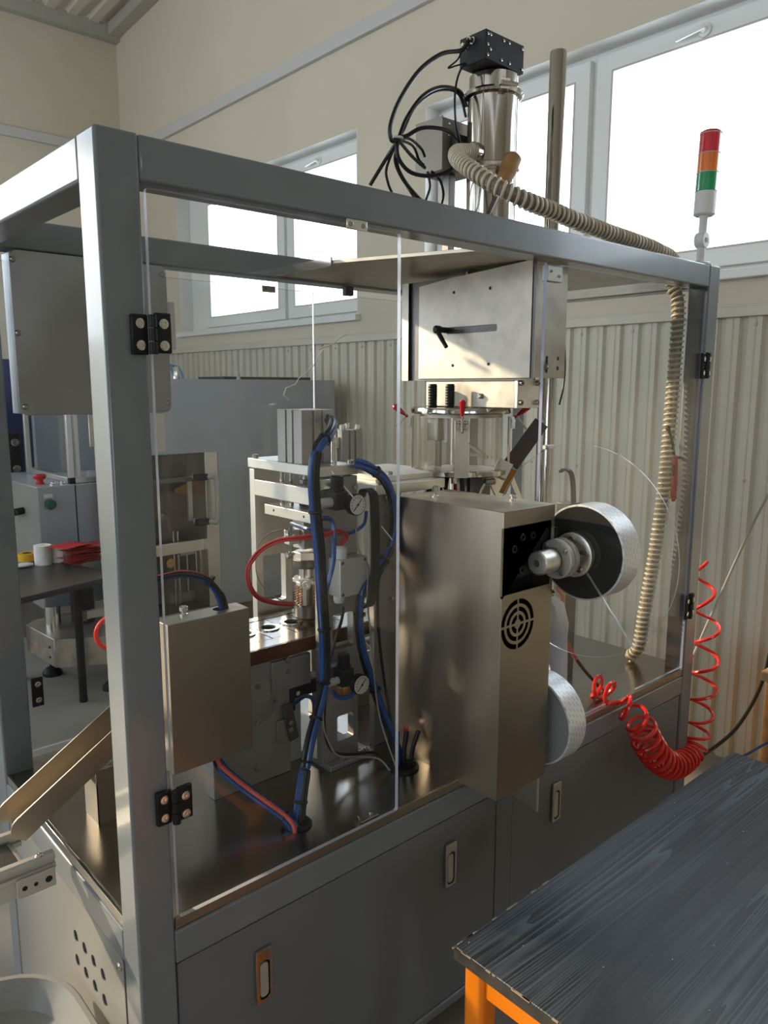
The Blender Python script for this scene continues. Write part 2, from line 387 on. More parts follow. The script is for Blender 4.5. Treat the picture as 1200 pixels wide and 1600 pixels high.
beam('trim_4', M().box(XL, XW - .036, YB - .035, YB - .001, 4.10, 4.19), TRIMG, 'pale cable trunking high along the back wall')
beam('trim_5', M().box(XW - .05, XW - .001, YF, YB, 2.095, 2.14).box(XW - .03, XW - .001, YF, YB, 2.14, 2.15), CLAD, 'beige capping strip over the corrugated cladding')
# corrugated cladding
q = M(); y = -1.9; pr = []
while y < YB - .02:
    pr += [(0, y), (0, y + .012), (.018, y + .022), (.018, y + .045), (.021, y + .050), (.018, y + .055), (.018, y + .083), (0, y + .093)]; y += .1005
for a, b in pr: q.v += [Vector((XW - .006 - a, b, 0)), Vector((XW - .006 - a, b, 2.10))]
for i in range(len(pr) - 1): q.face((2*i, 2*i+2, 2*i+3, 2*i+1))
cl = build(q, 'cladding_sheet', CLAD, wr, smooth=False); lab(cl, 'beige trapezoid sheet cladding along the lower wall')
for i in range(0, 80, 3):
    yy = -1.85 + .1005*i
    if yy < YB - .1: bolt(wr, (XW - .024, yy, 2.06), nX, .009, .007, 'pan', CLAD, 'cladding_screw')
    if -1 < yy < 2: bolt(wr, (XW - .024, yy + .3, 1.36), nX, .009, .007, 'pan', CLAD, 'cladding_screw')

def window(name, y0, y1, z0, z1, splits, label, handles=True, xf=XW + .13, sgn=1):
    """PVC window set into the wall at x = xf; splits are the sash boundaries"""
    d = .07*sgn
    w = struct(build(M().plate(rect(y0, y1, z0, z1), [rect(a + .035, b - .035, z0 + .05, z1 - .05) for a, b in zip(splits[:-1], splits[1:])], (xf, 0, 0), Y_, Z_, .07), name, PVC, None, .003), label)
    for a, b in zip(splits[:-1], splits[1:]):
        s = build(M().plate(rect(a + .02, b - .02, z0 + .035, z1 - .035), [rect(a + .115, b - .115, z0 + .125, z1 - .125)], (xf - .035*sgn, 0, 0), Y_, Z_, .06), 'sash', PVC, w, .004)
        build(M().box(xf - .005, xf + .012, a + .112, b - .112, z0 + .122, z1 - .122), 'pane', WINGL, s)
        build(M().plate(rect(a + .108, b - .108, z0 + .118, z1 - .118), [rect(a + .118, b - .118, z0 + .128, z1 - .128)], (xf - .037*sgn, 0, 0), Y_, Z_, .003), 'gasket', BOXP, s)
        if handles:
            for zz in (z1 - .085,):
                ym = (a + b)/2 + .05
                build(M().lathe((xf - .036*sgn, ym, zz), nX*sgn, [(.032, 0), (.030, .010), (.014, .013), (.013, .035)], 16).obox((xf - .075*sgn, ym + .055, zz - .006), (.014, .14, .022), (X_, Vector((0, 1, -.12)).normalized(), Vector((0, .12, 1)).normalized())), 'window_handle', PVC, s, .003)
    return w
window('window_1', WB[0], WB[1], WB[2], WB[3], [3.05, 4.06, 5.40], 'white framed window with two panes left of the machine top')
window('window_2', WA[0], WA[1], WA[2], WA[3], [-1.55, -.05, 1.24, 2.385], 'large white framed window behind the stack light')
for i, wdw in enumerate(WL):
    window('window_%d' % (3 + i), wdw[0], wdw[1], wdw[2], wdw[3], [wdw[0], (wdw[0]+wdw[1])/2, wdw[1]], 'tall white framed window added in the unseen wall opposite', False, XL - .15, -1)
for i, wdw in enumerate((WA, WB)):
    struct(build(M().box(XW - .045, XW + .125, wdw[0] - .03, wdw[1] + .03, wdw[2] - .045, wdw[2] - .002), 'trim_%d' % (6 + i), PVC, None, .004), ['white sill under the large right hand window', 'white sill under the small left hand window', 'white sill of the far right window'][i])
nw = 5
for grp, yy, lb in ((WBS, YB + .16, 'tall unseen window in the back wall, shaped for sun and sky light'), (WFS, YF - .10, 'added window in the unseen wall behind the viewer, for cool fill')):
    for x0, x1, z0, z1 in grp:
        nw += 1; wq = struct(build(M().plate(rect(x0, x1, z0, z1), [rect(x0 + .07, x1 - .07, z0 + .07, z1 - .07)], (0, yy, 0), X_, Z_, .06), 'window_%d' % nw, PVC, None, .003), lb)
        build(M().box(x0 + .068, x1 - .068, yy - .035, yy - .025, z0 + .068, z1 - .068), 'pane', WINGL, wq)
# daylight portals in the openings guide the sky light in
for wn, (y0_, y1_, z0_, z1_) in (('window_1', WB), ('window_2', WA)):
    wo = bpy.data.objects[wn]
    for nm, bx in (('reveal_lining', (XW + .001, XW + .129, y1_ - .005, y1_ - .0005, z0_, z1_)), ('reveal_lining', (XW + .001, XW + .129, y0_ + .0005, y0_ + .005, z0_, z1_)), ('reveal_lining', (XW + .001, XW + .129, y0_ + .006, y1_ - .006, z1_ - .005, z1_ - .0005))):
        build(M().box(*bx), nm, PVC, wo)
def portal(y0, y1, z0, z1, x, to):
    l = bpy.data.lights.new('window_portal', 'AREA'); l.shape = 'RECTANGLE'; l.size = y1 - y0; l.size_y = z1 - z0; l.cycles.is_portal = True
    o = bpy.data.objects.new('window_portal', l); COL.objects.link(o); o.location = (x, (y0+y1)/2, (z0+z1)/2)
    o.rotation_euler = Matrix((((0, 0, -to)), (1, 0, 0), (0, 1, 0))).transposed().to_euler() if False else V((to, 0, 0)).to_track_quat('-Z', 'Z').to_euler()
for w in (WA, WB): portal(*w, XW + .24, -1)
for (x0, x1, z0, z1), yy, dy in [(w_, YB + .23, -1) for w_ in WBS] + [(w_, YF - .23, 1) for w_ in WFS]:
    pl_ = bpy.data.lights.new('window_portal', 'AREA'); pl_.shape = 'RECTANGLE'; pl_.size = x1 - x0; pl_.size_y = z1 - z0; pl_.cycles.is_portal = True
    po = bpy.data.objects.new('window_portal', pl_); COL.objects.link(po); po.location = ((x0 + x1)/2, yy, (z0 + z1)/2); po.rotation_euler = V((0, dy, 0)).to_track_quat('-Z', 'Z').to_euler()
for w in WL: portal(*w, XL - .28, 1)

# ================================================================ machine enclosure
L, W, w, ZR, ZT, ZP = 2.1305, .881, .0731, .752, 2.184, .772
mf = T('machine_enclosure', 'big grey steel machine frame with clear doors over a grey cabinet base', 'machine', (1.06, .44, 0))
TB = lambda nm, *a: B(nm, GREY, mf, *a, .005)
TB('post', 0, w, 0, w, .124, ZT); TB('post', L - w, L, 0, w, .124, ZT); TB('post', 0, w, W - w, W, .124, ZT); TB('post', L - w, L, W - w, W, .124, ZT)
e = .0006
TB('top_rail', w, L - w, e, w, ZT - w, ZT - e); TB('top_rail', w, L - w, W - w, W - e, ZT - w, ZT - e)
TB('top_rail', e, w, w, W - w, ZT - w, ZT - e); TB('top_rail', L - w, L - e, w, W - w, ZT - w, ZT - e)
TB('lower_rail', w, L - w, e, w, .682, ZR); TB('lower_rail', w, L - w, W - w, W - e, .682, ZR); TB('lower_rail', e, w, w, W - w, .682, ZR); TB('lower_rail', L - w, L - e, w, W - w, .682, ZR)
TB('lower_rail', w, L - w, e, w, .124, .15)
for x in (.1, 1.06, 2.03):
    for y in (.1, .78):
        f_ = build(M().lathe((x, y, 0), Z_, [(.045, 0), (.045, .018), (.02, .03), (.011, .035), (.011, .124)], 16), 'levelling_foot', DARKST, mf)
# worktop with folded lip
wt = build(M().plate(rect(.012, L - .012, .010, W - .010), [], (0, 0, ZR + .001), X_, Y_, ZP - ZR - .001), 'worktop', PLATE, mf, .003); lab(wt, 'stainless steel worktop inside the frame')
for s, (a, b) in enumerate(((w + .004, L - w - .004),)):
    build(M().box(a, b, .004, .011, ZR + .002, ZP + .004), 'worktop_lip', CHUTE, wt, .001)
build(M().box(.004, .011, w + .004, W - w - .004, ZR + .002, ZP + .004), 'worktop_lip', POLISH, wt, .001)
# base cabinet: carcass, doors with handles, end panel
build(M().box(.03, L - .03, .03, W - .03, .15, .681), 'carcass', DOORGREY, mf)
B('mullion', DOORGREY, mf, 1.032, 1.098, .004, .03, .151, .681)
def cdoor(x0, x1, hx):
    d = B('cabinet_door', DOORGREY, mf, x0, x1, .006, .028, .152, .677, .002)
    h = build(M().plate(rrect(hx - .020, hx + .020, .490, .612, .003), [rrect(hx - .013, hx + .013, .496, .587, .010)], (0, .003, 0), X_, Z_, -.006 if False else .006), 'handle', CHROME, d, .001)
    build(M().box(hx - .013, hx + .013, .0052, .0058, .497, .586), 'handle_well', BLACKM, d)
    build(M().plate(rrect(hx - .010, hx + .010, .500, .580, .009), [], (0, .004, 0), X_, Z_, .005), 'handle_lever', ALUW, d, .001)
    return d
cdoor(w + .004, 1.029, .268); cdoor(1.029, 1.029, .84) if False else None
d0 = [o for o in mf.children if o.name.startswith('cabinet_door')][0]
for hx in (.842,):
    build(M().plate(rrect(hx - .020, hx + .020, .490, .612, .003), [rrect(hx - .013, hx + .013, .496, .587, .010)], (0, .003, 0), X_, Z_, .006), 'handle', CHROME, d0, .001)
    build(M().plate(rrect(hx - .010, hx + .010, .500, .580, .009), [], (0, .004, 0), X_, Z_, .005), 'handle_lever', ALUW, d0, .001)
cdoor(1.101, L - w - .004, 1.304)
holes = [circ(y, z, .0135) for y, z in ((.345, .579), (.294, .579), (.244, .579), (.193, .579), (.345, .519), (.294, .519), (.244, .519), (.193, .519))]
ep = build(M().plate(rrect(.082, .800, .165, .684, .012), holes, (.0015, 0, 0), Y_, Z_, -.003 if False else .003), 'end_panel', LIGHTGREY, mf); lab(ep, 'grey end panel lightened as if lit, with two rows of round holes')
build(M().box(.006, .028, .076, W - .076, .152, .680), 'end_carcass', DOORGREY, mf)
for y, z in ((.345, .579), (.294, .579), (.244, .579), (.193, .579), (.345, .519), (.294, .519), (.244, .519), (.193, .519)):
    build(M().cyl((.0052, y, z), (.0058, y, z), .0134, n=16), 'hole_shadow', BLACK, mf) if False else None
for y, z in ((.097, .660), (.785, .660), (.097, .19), (.785, .19)): bolt(mf, (.0015, y, z), nX, .009, .006, 'pan', BOLT, 'panel_screw')

# clear front doors
def pane_door(name, loops, holes, y, label, t=.007, edge=EDGE, parent=mf):
    d = build(M().plate(loops, holes, (0, y + t, 0), X_, Z_, t, 0, 1), name, [ACRY, edge], parent, smooth=False); return lab(d, label)
d1 = pane_door('clear_door', rrect(.0770, .643, .786, 2.100, .006, 2), [], -.0105, 'clear acrylic door left of the stainless feeder box', t=.010)
d2 = pane_door('clear_door', [(1.169, .786), (1.56, .786), (1.56, .86), (1.74, .86), (1.74, .786), (2.050, .786), (2.050, 2.098), (1.169, 2.098)], [], .0025, 'clear acrylic door right of the stainless feeder box', edge=BLUEEDGE, t=.009)
for p_ in d2.data.polygons:
    c_ = p_.center + WO[d2.name]
    if 1.55 < c_.x < 1.75 and c_.z < .87: p_.material_index = 0
d3 = pane_door('rear_door', rect(.085, 1.067, .79, 2.09), [], W - .012, 'clear acrylic panel closing the left half of the rear')
d4 = pane_door('rear_door', rect(1.067 + .002, 1.75, .79, 2.09), [], W - .012, 'clear acrylic panel closing the right half of the rear')
def hinge(parent, x, z, y=.0, leaf=.042, h=.095, kn=.009, gy=0):
    hg = build(M().box(x - leaf, x - .004, y - .010, y - .0008, z - h/2, z + h/2), 'hinge', BLACK, parent, .0025)
    build(M().box(x + .004, x + leaf, y - .0095 - gy, y + .0016 - gy*1.15, z - h/2 + .003, z + h/2 + .003), 'hinge_leaf', BLACK, parent, .0025)
    for k in range(3):
        build(M().cyl((x, y - .010 - gy*.8, z - h/2 + k*h/3 + .001), (x, y - .010 - gy*.8, z - h/2 + (k+1)*h/3 - .001), kn, n=14), 'knuckle', BLACK, parent)
    for sx in (-1, 1):
        for sz in (-1, 1): bolt(parent, (x + sx*leaf*.55, y - .009 - (gy if sx > 0 else 0), z + sz*h*.27), nY, .0085, .003, 'socket', CHROME, 'hinge_screw')
hg1, hg2 = (0.075, -0.005, 1.866), (0.078, -0.005, 1.017)
hinge(mf, hg1[0], hg1[2], leaf=.033, h=.066, kn=.0075, gy=.0105); hinge(mf, hg2[0], hg2[2], leaf=.033, h=.066, kn=.0075, gy=.0105)
hinge(mf, 2.057, 1.853, leaf=.03, h=.085); hinge(mf, 2.057, 1.012, leaf=.03, h=.085)
for zz in (1.86, .905): hinge(mf, .073, zz, W + .012 - .012, leaf=.03, h=.08) if False else None
# rear hinges and clips seen through the open end
for zz, xx in ((.98, .080),):
    hb = B('rear_hinge', BLACK, mf, xx, xx + .030, W - w - .004, W - w + .001, zz - .04, zz + .04, .002)
    for s in (-.022, .022): bolt(mf, (xx + .016, W - w - .004, zz + s), nY, .008, .003, 'socket', CHROME, 'hinge_screw')
def clip(x, y, z, lx=.055):
    c = B('latch_plate', CHROME, mf, x - lx/2, x + lx/2, y - .004, y, z - .010, z + .010, .002)
    for s in (-.6, .6): bolt(mf, (x + s*lx/2, y - .004, z), nY, .005, .002, 'socket', BOLT, 'latch_screw')
clip(.520, -.0106, 2.100); clip(0.890, W - .013, 2.085, .05)
B('latch_block', BLACK, mf, 1.141, 1.174, W - w - .02, W - w - .0005, 2.08, 2.1108)
lt = build(M().plate([(0, 0), (.062, 0), (.062, .006), (.008, .006), (0, .022)], [], (.545, .030, ZP + .001), X_, Z_, .014), 'door_stop', CHROME, mf, .001)
bolt(mf, (.59, .028, ZP + .008), Z_, .004, .004, 'pan', BOLT, 'stop_screw')
# fixings at the far door top
B('door_bracket', ALUW, mf, 1.185, 1.25, .0105, .03, 2.055, 2.095); bolt(mf, (1.20, .0105, 2.08), nY, .004, .003, 'socket'); bolt(mf, (1.235, .0105, 2.07), nY, .004, .003, 'socket')
hgl = B('edge_latch', WHITEP, mf, 1.172, 1.215, -.012, .002, 1.617, 1.628); bolt(mf, (1.178, -.012, 1.622), nY, .005, .004, 'pan')
# crack in the rear pane
ck = [(1.114, 0.869, 1.917), (1.078, 0.869, 1.875), (1.067, 0.869, 1.854), (1.032, 0.869, 1.826), (1.001, 0.869, 1.807), (0.990, 0.869, 1.790), (0.951, 0.869, 1.777), (0.941, 0.869, 1.754), (0.963, 0.869, 1.738)]
build(M().tube(ck, .0016, 5, 1, smooth=False), 'crack', CRACK, d3)
ck = [(1.204, 0.869, 1.961), (1.170, 0.869, 1.942), (1.147, 0.869, 1.924), (1.106, 0.869, 1.912), (1.084, 0.869, 1.903)]
build(M().tube(ck, .0022, 5, 1, smooth=False), 'crack', CRACK, d3)

# ---------------------------------------------------------------- control box at the left rear
cb = T('control_box', 'grey sheet metal control box hung high at the left rear of the frame', 'control box', (.3, .88, 1.70))
build(M().plate(rrect(.100, .508, 1.708, 2.108, .022), [], (0, .7985, 0), X_, Z_, .003), 'cover', DULL, cb, .001)
B('body', DULL, cb, .104, .504, .7995, .806, 1.712, 2.104); B('body', DULL, cb, .104, .504, .8065, .868, 1.712, 2.104); 
for x, z in ((.108, 2.085), (.108, 1.91), (.113, 1.73), (.497, 2.085), (.497, 1.735)): bolt(cb, (x, .7955, z), nY, .0075, .006, 'pan', BOLT, 'screw')
B('wall_bracket', DULL, cb, .3, .34, .80, .868, 2.104, ZT - w)
# ---------------------------------------------------------------- second machine, label strip
# ================================================================ inside the frame, left half
# track
tr = T('filling_track', 'polished steel indexing track with round cup holes above the gearbox plate', 'conveyor', (.75, .43, 1.095))
for nm, y0, y1, m in (('front_rail', .330, .376, PLATE), ('back_rail', .534, .565, PLATE)): B(nm, m, tr, .43, 1.30, y0, y1, 1.113, 1.134, .001)
B('front_edge', LACQ, tr, .43, 1.30, .3255, .3298, 1.096, 1.133, .001)
B('bed', DARKST, tr, .43, 1.30, .34, .56, 1.092, 1.112)
for i in range(8):
    x0 = .443 + i*.076
    c = build(M().plate(rect(x0 - .0365, x0 + .0365, .379, .531), [circ(x0, .458, .021, 24)], (0, 0, 1.1135), X_, Y_, .0195), 'carrier_plate', PLATE, tr, .0006)
    build(M().lathe((x0, .458, 1.1335), Z_, [(.0215, 0), (.031, 0), (.031, .003), (.0215, .003)], 28, closed=True), 'cup_ring', CHROME, c)
# gearbox plate
gp = T('gearbox_plate', 'grey machined plate with round cover and bolts below the track', 'machine plate', (.46, .355, ZP))
B('plate', MPLATE, gp, .350, .578, .338, .376, ZP, 1.0915, .002)
c0 = (0.482, 0.337, 0.989)
build(M().lathe((c0[0], .338, c0[2]), nY, [(.0575, 0), (.0575, .0012), (.056, .0018), (1e-5, .0018)], 40), 'round_cover', MPLATE, gp)
for p in ((0.481, 0.336, 1.035), (0.526, 0.336, 0.987), (0.480, 0.336, 0.938), (0.474, 0.337, 0.816)): bolt(gp, (p[0], .336, p[2]), nY, .0095, .003, 'socket', BOLT)
a, b = (0.551, 0.330, 1.117), (0.672, 0.330, 1.026)
ub = B('upper_bracket', MPLATE, gp, .520, .640, .328, .3378, 1.005, 1.088, .001)
for p in ((0.566, 0.328, 1.086), (0.566, 0.328, 1.057)): bolt(gp, (p[0], .328, p[2]), nY, .008, .003, 'socket', BOLT)
B('lower_bracket', MPLATE, gp, .532, .572, .330, .3378, .868, .925, .001)
q = M(); q.obox((.572, .326, .915), (.028, .006, .105), ((.97, 0, .2), (0, 1, 0), (-.2, 0, .97))); build(q, 'flat_arm', DARKST, gp, .001)
for z in (.895, .915): bolt(gp, (.570, .323, z), nY, .007, .004, 'socket', BOLT)
ac = T('pneumatic_actuator', 'black pneumatic actuator with chrome fittings right of the gearbox plate', 'actuator', (.62, .36, .94))
B('body', BLACKM, ac, .5790, .700, .345, .40, .965, 1.004, .003); Cy('rod', CHROME, ac, (.585, .355, 1.012), (.65, .355, 1.012), .007); Cy('port', CHROME, ac, (.60, .345, .985), (.60, .330, .985), .006)
B('clamp', BLACKM, ac, .582, .605, .35, .39, .93, .9645, .002)
B('mount_plate', ALUW, ac, .5785, .64, .376, .40, ZP, .9645)
fb = T('foot_block', 'pale aluminium block standing on the worktop behind the hose bundle', 'block', (.62, .5, ZP))
B('block', ALU, fb, .585, .640, .44, .60, ZP, .905, .002); q = M(); q.obox((.615, .50, .955), (.09, .10, .006), ((.9, 0, .3), (0, 1, 0), (-.3, 0, .9))); build(q, 'sloping_plate', ALUW, fb)
B('plate_stay', ALUW, fb, .60, .63, .48, .52, .9055, .952)

# sensor / valve cover at the left
sc = T('valve_cover', 'plain stainless box cover with a knob on top beside the near post', 'cover', (.31, .30, .935))
cx0, cx1, cy0, cy1, cz0, cz1 = 0.211, 0.416, .262, .322, 0.920, 1.269
build(M().plate(rect(cx0, cx1, cy0, cy1), [circ(cx1 - .058, cy0 + .037, .015)], (0, 0, cz1 - .0015), X_, Y_, .0015), 'top', STEELH, sc)
B('front', CHUTE, sc, cx0, cx1, cy0, cy0 + .0015, cz0, cz1 - .0016, .0005); B('side', STEEL, sc, cx1 - .0015, cx1, cy0 + .0016, cy1, cz0, cz1 - .0016, .0005); B('side', STEEL, sc, cx0, cx0 + .0015, cy0 + .0016, cy1, cz0, cz1 - .0016, .0005)  # front is the sides' steel with its shade put into the colour
B('back', STEEL, sc, cx0 + .0016, cx1 - .0016, cy1 - .0015, cy1, cz0, cz1 - .0016, .0005)
B('mount', DARKST, sc, .36, .40, cy1 + .0005, .337, .96, 1.05)
build(M().lathe((cx0 + .062, cy0 + .045, cz1), Z_, [(.009, 0), (.009, .004), (.005, .005), (.005, .010), (.010, .012), (.010, .020), (.007, .022)], 16), 'knob', CHROME, sc)

# press portal
ps = T('sealing_press', 'pale aluminium press portal with a square cylinder on top beside the hose bundle', 'press', (.70, .44, ZP))
B('base_plate', MPLATE, ps, .650, .800, .258, .64, ZP, .787, .002)
for p in ((.70, .275), (.765, .275), (.785, .27)): bolt(ps, (p[0], p[1], .787), Z_, .008, .007, 'socket', BOLT)
h1 = [(0.676, 0.285, 1.204), (0.736, 0.285, 1.130)]; h2 = [(0.701, 0.285, 0.868), (0.745, 0.285, 0.806)]
build(M().plate(rect(.645, .768, .787, 1.553), [rrect(.682, .752, 1.093, 1.19, .006), rrect(.695, .752, .835, .905, .006)], (0, .312, 0), X_, Z_, .026), 'front_column', MPLATE, ps, .0015)
build(M().plate(rect(.645, .768, .787, 1.553), [rrect(.668, .745, 1.16, 1.30, .006)], (0, .614, 0), X_, Z_, .024), 'rear_column', ALU, ps, .0015)
B('top_plate', ALU, ps, .645, .772, .286, .622, 1.556, 1.583, .002)
B('cross_beam', ALU, ps, .645, .662, .3125, .589, 1.480, 1.525, .0015); B('shim', DARKST, ps, .70, .75, .286, .614, 1.5532, 1.5558)
B('moving_plate', ALU, ps, .648, .762, .325, .545, 1.432, 1.460, .0015)
for y in (.36, .50): bolt(ps, (.648, y, 1.447), nX, .004, .0006, 'pan', BLACK, 'hole')
for x, y in ((.675, .495), (.740, .495), (.690, .475)): Cy('guide_rod', CHROME, ps, (x, y, 1.4605), (x, y, 1.5555), .0065)
for x, y in ((.66, .605), (.755, .605), (.755, .30)): bolt(ps, (x, y, 1.583), Z_, .009, .009, 'socket', BOLT)
for z in (1.522, 1.497): 
    for x in (.662, .760): bolt(ps, (x, .286, z), nY, .008, .006, 'hex', BOLT)
# cylinder block with T-slots
def profile_block(x0, x1, y0, y1, z0, z1, slots=True):
    g = .004; d = .008
    def side(a, b, fixed, ax, inward):
        out = []
        n = [a + (b-a)*t for t in (.36, .64)]
        out.append((a, 0))
        for c in n: out += [(c - g*(1 if b > a else -1), 0), (c - g*(1 if b > a else -1), d), (c + g*(1 if b > a else -1), d), (c + g*(1 if b > a else -1), 0)]
        return out
    pts = [(u, y0 + v) for u, v in side(x0, x1, y0, 0, 1)] + [(x1 - v, u) for u, v in side(y0, y1, x1, 0, 1)] + [(u, y1 - v) for u, v in side(x1, x0, y1, 0, 1)] + [(x0 + v, u) for u, v in side(y1, y0, x0, 0, 1)]
    return M().plate(pts, [], (0, 0, z0), X_, Y_, z1 - z0)
cyb = build(profile_block(.648, .752, .364, .474, 1.5835, 1.722), 'cylinder', CHROME if False else ALUW, ps, .0008)
Cy('side_port', CHROME, ps, (.735, .345, 1.584), (.735, .345, 1.64), .010); Cy('fitting', CHROME, ps, (.752, .40, 1.705), (.772, .40, 1.705), .007); Cy('fitting', CHROME, ps, (.752, .39, 1.62), (.772, .39, 1.62), .007)
ax, ay = .712, .440
z_ = lambda v: v
Cy('coupling', BLACKM, ps, (ax, ay, 1.462), (ax, ay, 1.512), .017); Cy('coupling_band', CHROME, ps, (ax, ay, 1.486), (ax, ay, 1.496), .0175); Cy('piston_rod', CHROME, ps, (ax, ay, 1.512), (ax, ay, 1.5555), .008); bolt(ps, (ax, ay, 1.52), Z_, .015, .012, 'hex', BOLT, 'nut')
B('lower_cylinder', ALUW, ps, ax - .026, ax + .026, ay - .026, ay + .026, 1.345, 1.4315, .002)
B('clamp_block', ALU, ps, ax - .062, ax - .027, ay - .01, ay + .016, 1.36, 1.40, .002)
for z in (1.385, 1.40, 1.335): build(M().lathe((ax - .05, ay - .01, z), Vector((-1, -.4, 0)), [(.006, 0), (.006, .018), (.010, .018), (.010, .024), (.005, .03)], 12), 'fitting', CHROME, ps)
bz = 1.335
build(M().lathe((ax, ay, bz - .022), Z_, [(.036, 0), (.036, .0215)], 6), 'hex_flange', ALU, ps, .001)
build(M().lathe((ax, ay, bz - .046), Z_, [(.032, 0), (.038, .006), (.038, .0235)], 28), 'dark_collar', DARKST, ps)
Cy('neck', CHROME, ps, (ax, ay, bz - .095), (ax, ay, bz - .046), .023)
for a_ in range(4):
    an = a_*math.pi/2 + .4; px, py = ax + .030*math.cos(an), ay + .030*math.sin(an)
    hx = [(px + .0075*math.cos(t*1.2), py + .0075*math.sin(t*1.2), bz - .150 + t*.00138) for t in range(40)]
    build(M().tube(hx, .0018, 5, 1, smooth=False), 'spring', COPPER, ps); Cy('guide_pin', CHROME, ps, (px, py, bz - .152), (px, py, bz - .088), .004); 
    B('pin_head', ALU, ps, px - .010, px + .010, py - .010, py + .010, bz - .092, bz - .080, .002)
Cy('spring_plate', ALUW, ps, (ax, ay, bz - .080), (ax, ay, bz - .074), .036)
Cy('core', DARKST, ps, (ax, ay, bz - .150), (ax, ay, bz - .0955), .017)
build(M().lathe((ax, ay, bz - .190), Z_, [(.030, 0), (.036, .006), (.036, .038)], 28), 'die_head', DARKST, ps)
build(M().lathe((ax, ay, bz - .196), Z_, [(.027, 0), (.033, .006)], 28), 'brass_ring', GOLD, ps)
q = M(); q.lathe((ax - .030, ay - .040, bz - .085), Vector((-.6, -.8, 0)), [(.005, 0), (.012, 0), (.012, .006), (.005, .006)], 16, closed=True); q.obox((ax - .038, ay - .042, bz - .115), (.010, .004, .05), ((.8, -.6, 0), (.6, .8, 0), (0, 0, 1))); build(q, 'white_lug', WHITEP, ps)

# second station to the right
p2 = T('second_press', 'aluminium plate station with bolted column half hidden by the feeder box', 'press', (.97, .44, ZP))
B('front_column', MPLATE, p2, .836, .935, .296, .318, ZP, 1.492, .002); B('rear_column', MPLATE, p2, .836, .935, .59, .612, ZP, 1.492, .002)
B('top_plate', ALU, p2, .832, 1.10, .286, .615, 1.4925, 1.520, .002)
B('bridge_plate', ALU, p2, .90, 1.16, .33, .60, 1.5202, 1.535, .001)
for p in ((0.876, 0.296, 1.480), (0.899, 0.296, 1.464), (0.876, 0.296, 1.438), (0.898, 0.296, 1.189), (0.900, 0.296, 1.296)): bolt(p2, (p[0], .296, p[2]), nY, .009, .006, 'hex', BOLT)
for x, y in ((.86, .30), (.88, .33), (.95, .36)): bolt(p2, (x, y, 1.5205 if x < .9 else 1.535), Z_, .008, .008, 'socket', BOLT)
build(profile_block(.905, .985, .52, .59, 1.5355, 1.655), 'cylinder', ALUW, p2, .0008)
for x, y in ((.915, .53), (.975, .53), (.975, .58), (.915, .58)): bolt(p2, (x, y, 1.655), Z_, .009, .014, 'hex', BOLT)
B('valve', CHROME, p2, .865, .9045, .53, .57, 1.60, 1.635, .003); Cy('valve_port', CHROME, p2, (.88, .55, 1.635), (.88, .55, 1.665), .008)
B('valve_block', ALUW, p2, .865, .9045, .535, .565, 1.5355, 1.5995)
tgh = T('steel_trough', 'curved shiny steel trough low behind the press', 'trough', (.95, .56, .90))
q = M(); q.plate([(.055*math.cos(math.radians(a)), .055*math.sin(math.radians(a))) for a in range(20, 201, 15)] + [(.051*math.cos(math.radians(a)), .051*math.sin(math.radians(a))) for a in range(200, 19, -15)], [], (.94, .47, .965), Y_, Z_, .30); build(q, 'trough', STEELH, tgh)
B('trough_stand', ALUW, tgh, .945, 1.2, .40, .412, ZP, .985); B('trough_stand', ALUW, tgh, .945, 1.2, .53, .54, ZP, .95)

# junction box on the press column
jb = T('junction_box', 'pale grey plastic junction box with cable glands on the press column', 'junction box', (.72, .26, 1.17))
ja, jc = (0.669, 0.235, 1.348), (0.758, 0.235, 1.232)
build(M().box(ja[0], jc[0], .235, .2415, 1.249, ja[2]), 'lid', BOXP, jb, .003); build(M().box(ja[0], jc[0], .242, .2855, 1.249, ja[2]), 'body', BOXP, jb, .003)
for x in (ja[0] + .008, jc[0] - .008):
    for z in (ja[2] - .008, 1.249 + .008): bolt(jb, (x, .235, z), nY, .0045, .002, 'pan', DARKST, 'screw')
jx = ja[0] + .022
build(M().lathe((jx, .262, ja[2]), Z_, [(.017, 0), (.017, .012), (.018, .012), (.018, .026), (.010, .032)], 12), 'gland', WHITEP, jb)
jz = 1.249
build(M().lathe((jx - .006, .262, jz), nZ, [(.015, 0), (.015, .010), (.012, .018), (.007, .02)], 12), 'gland', WHITEP, jb)

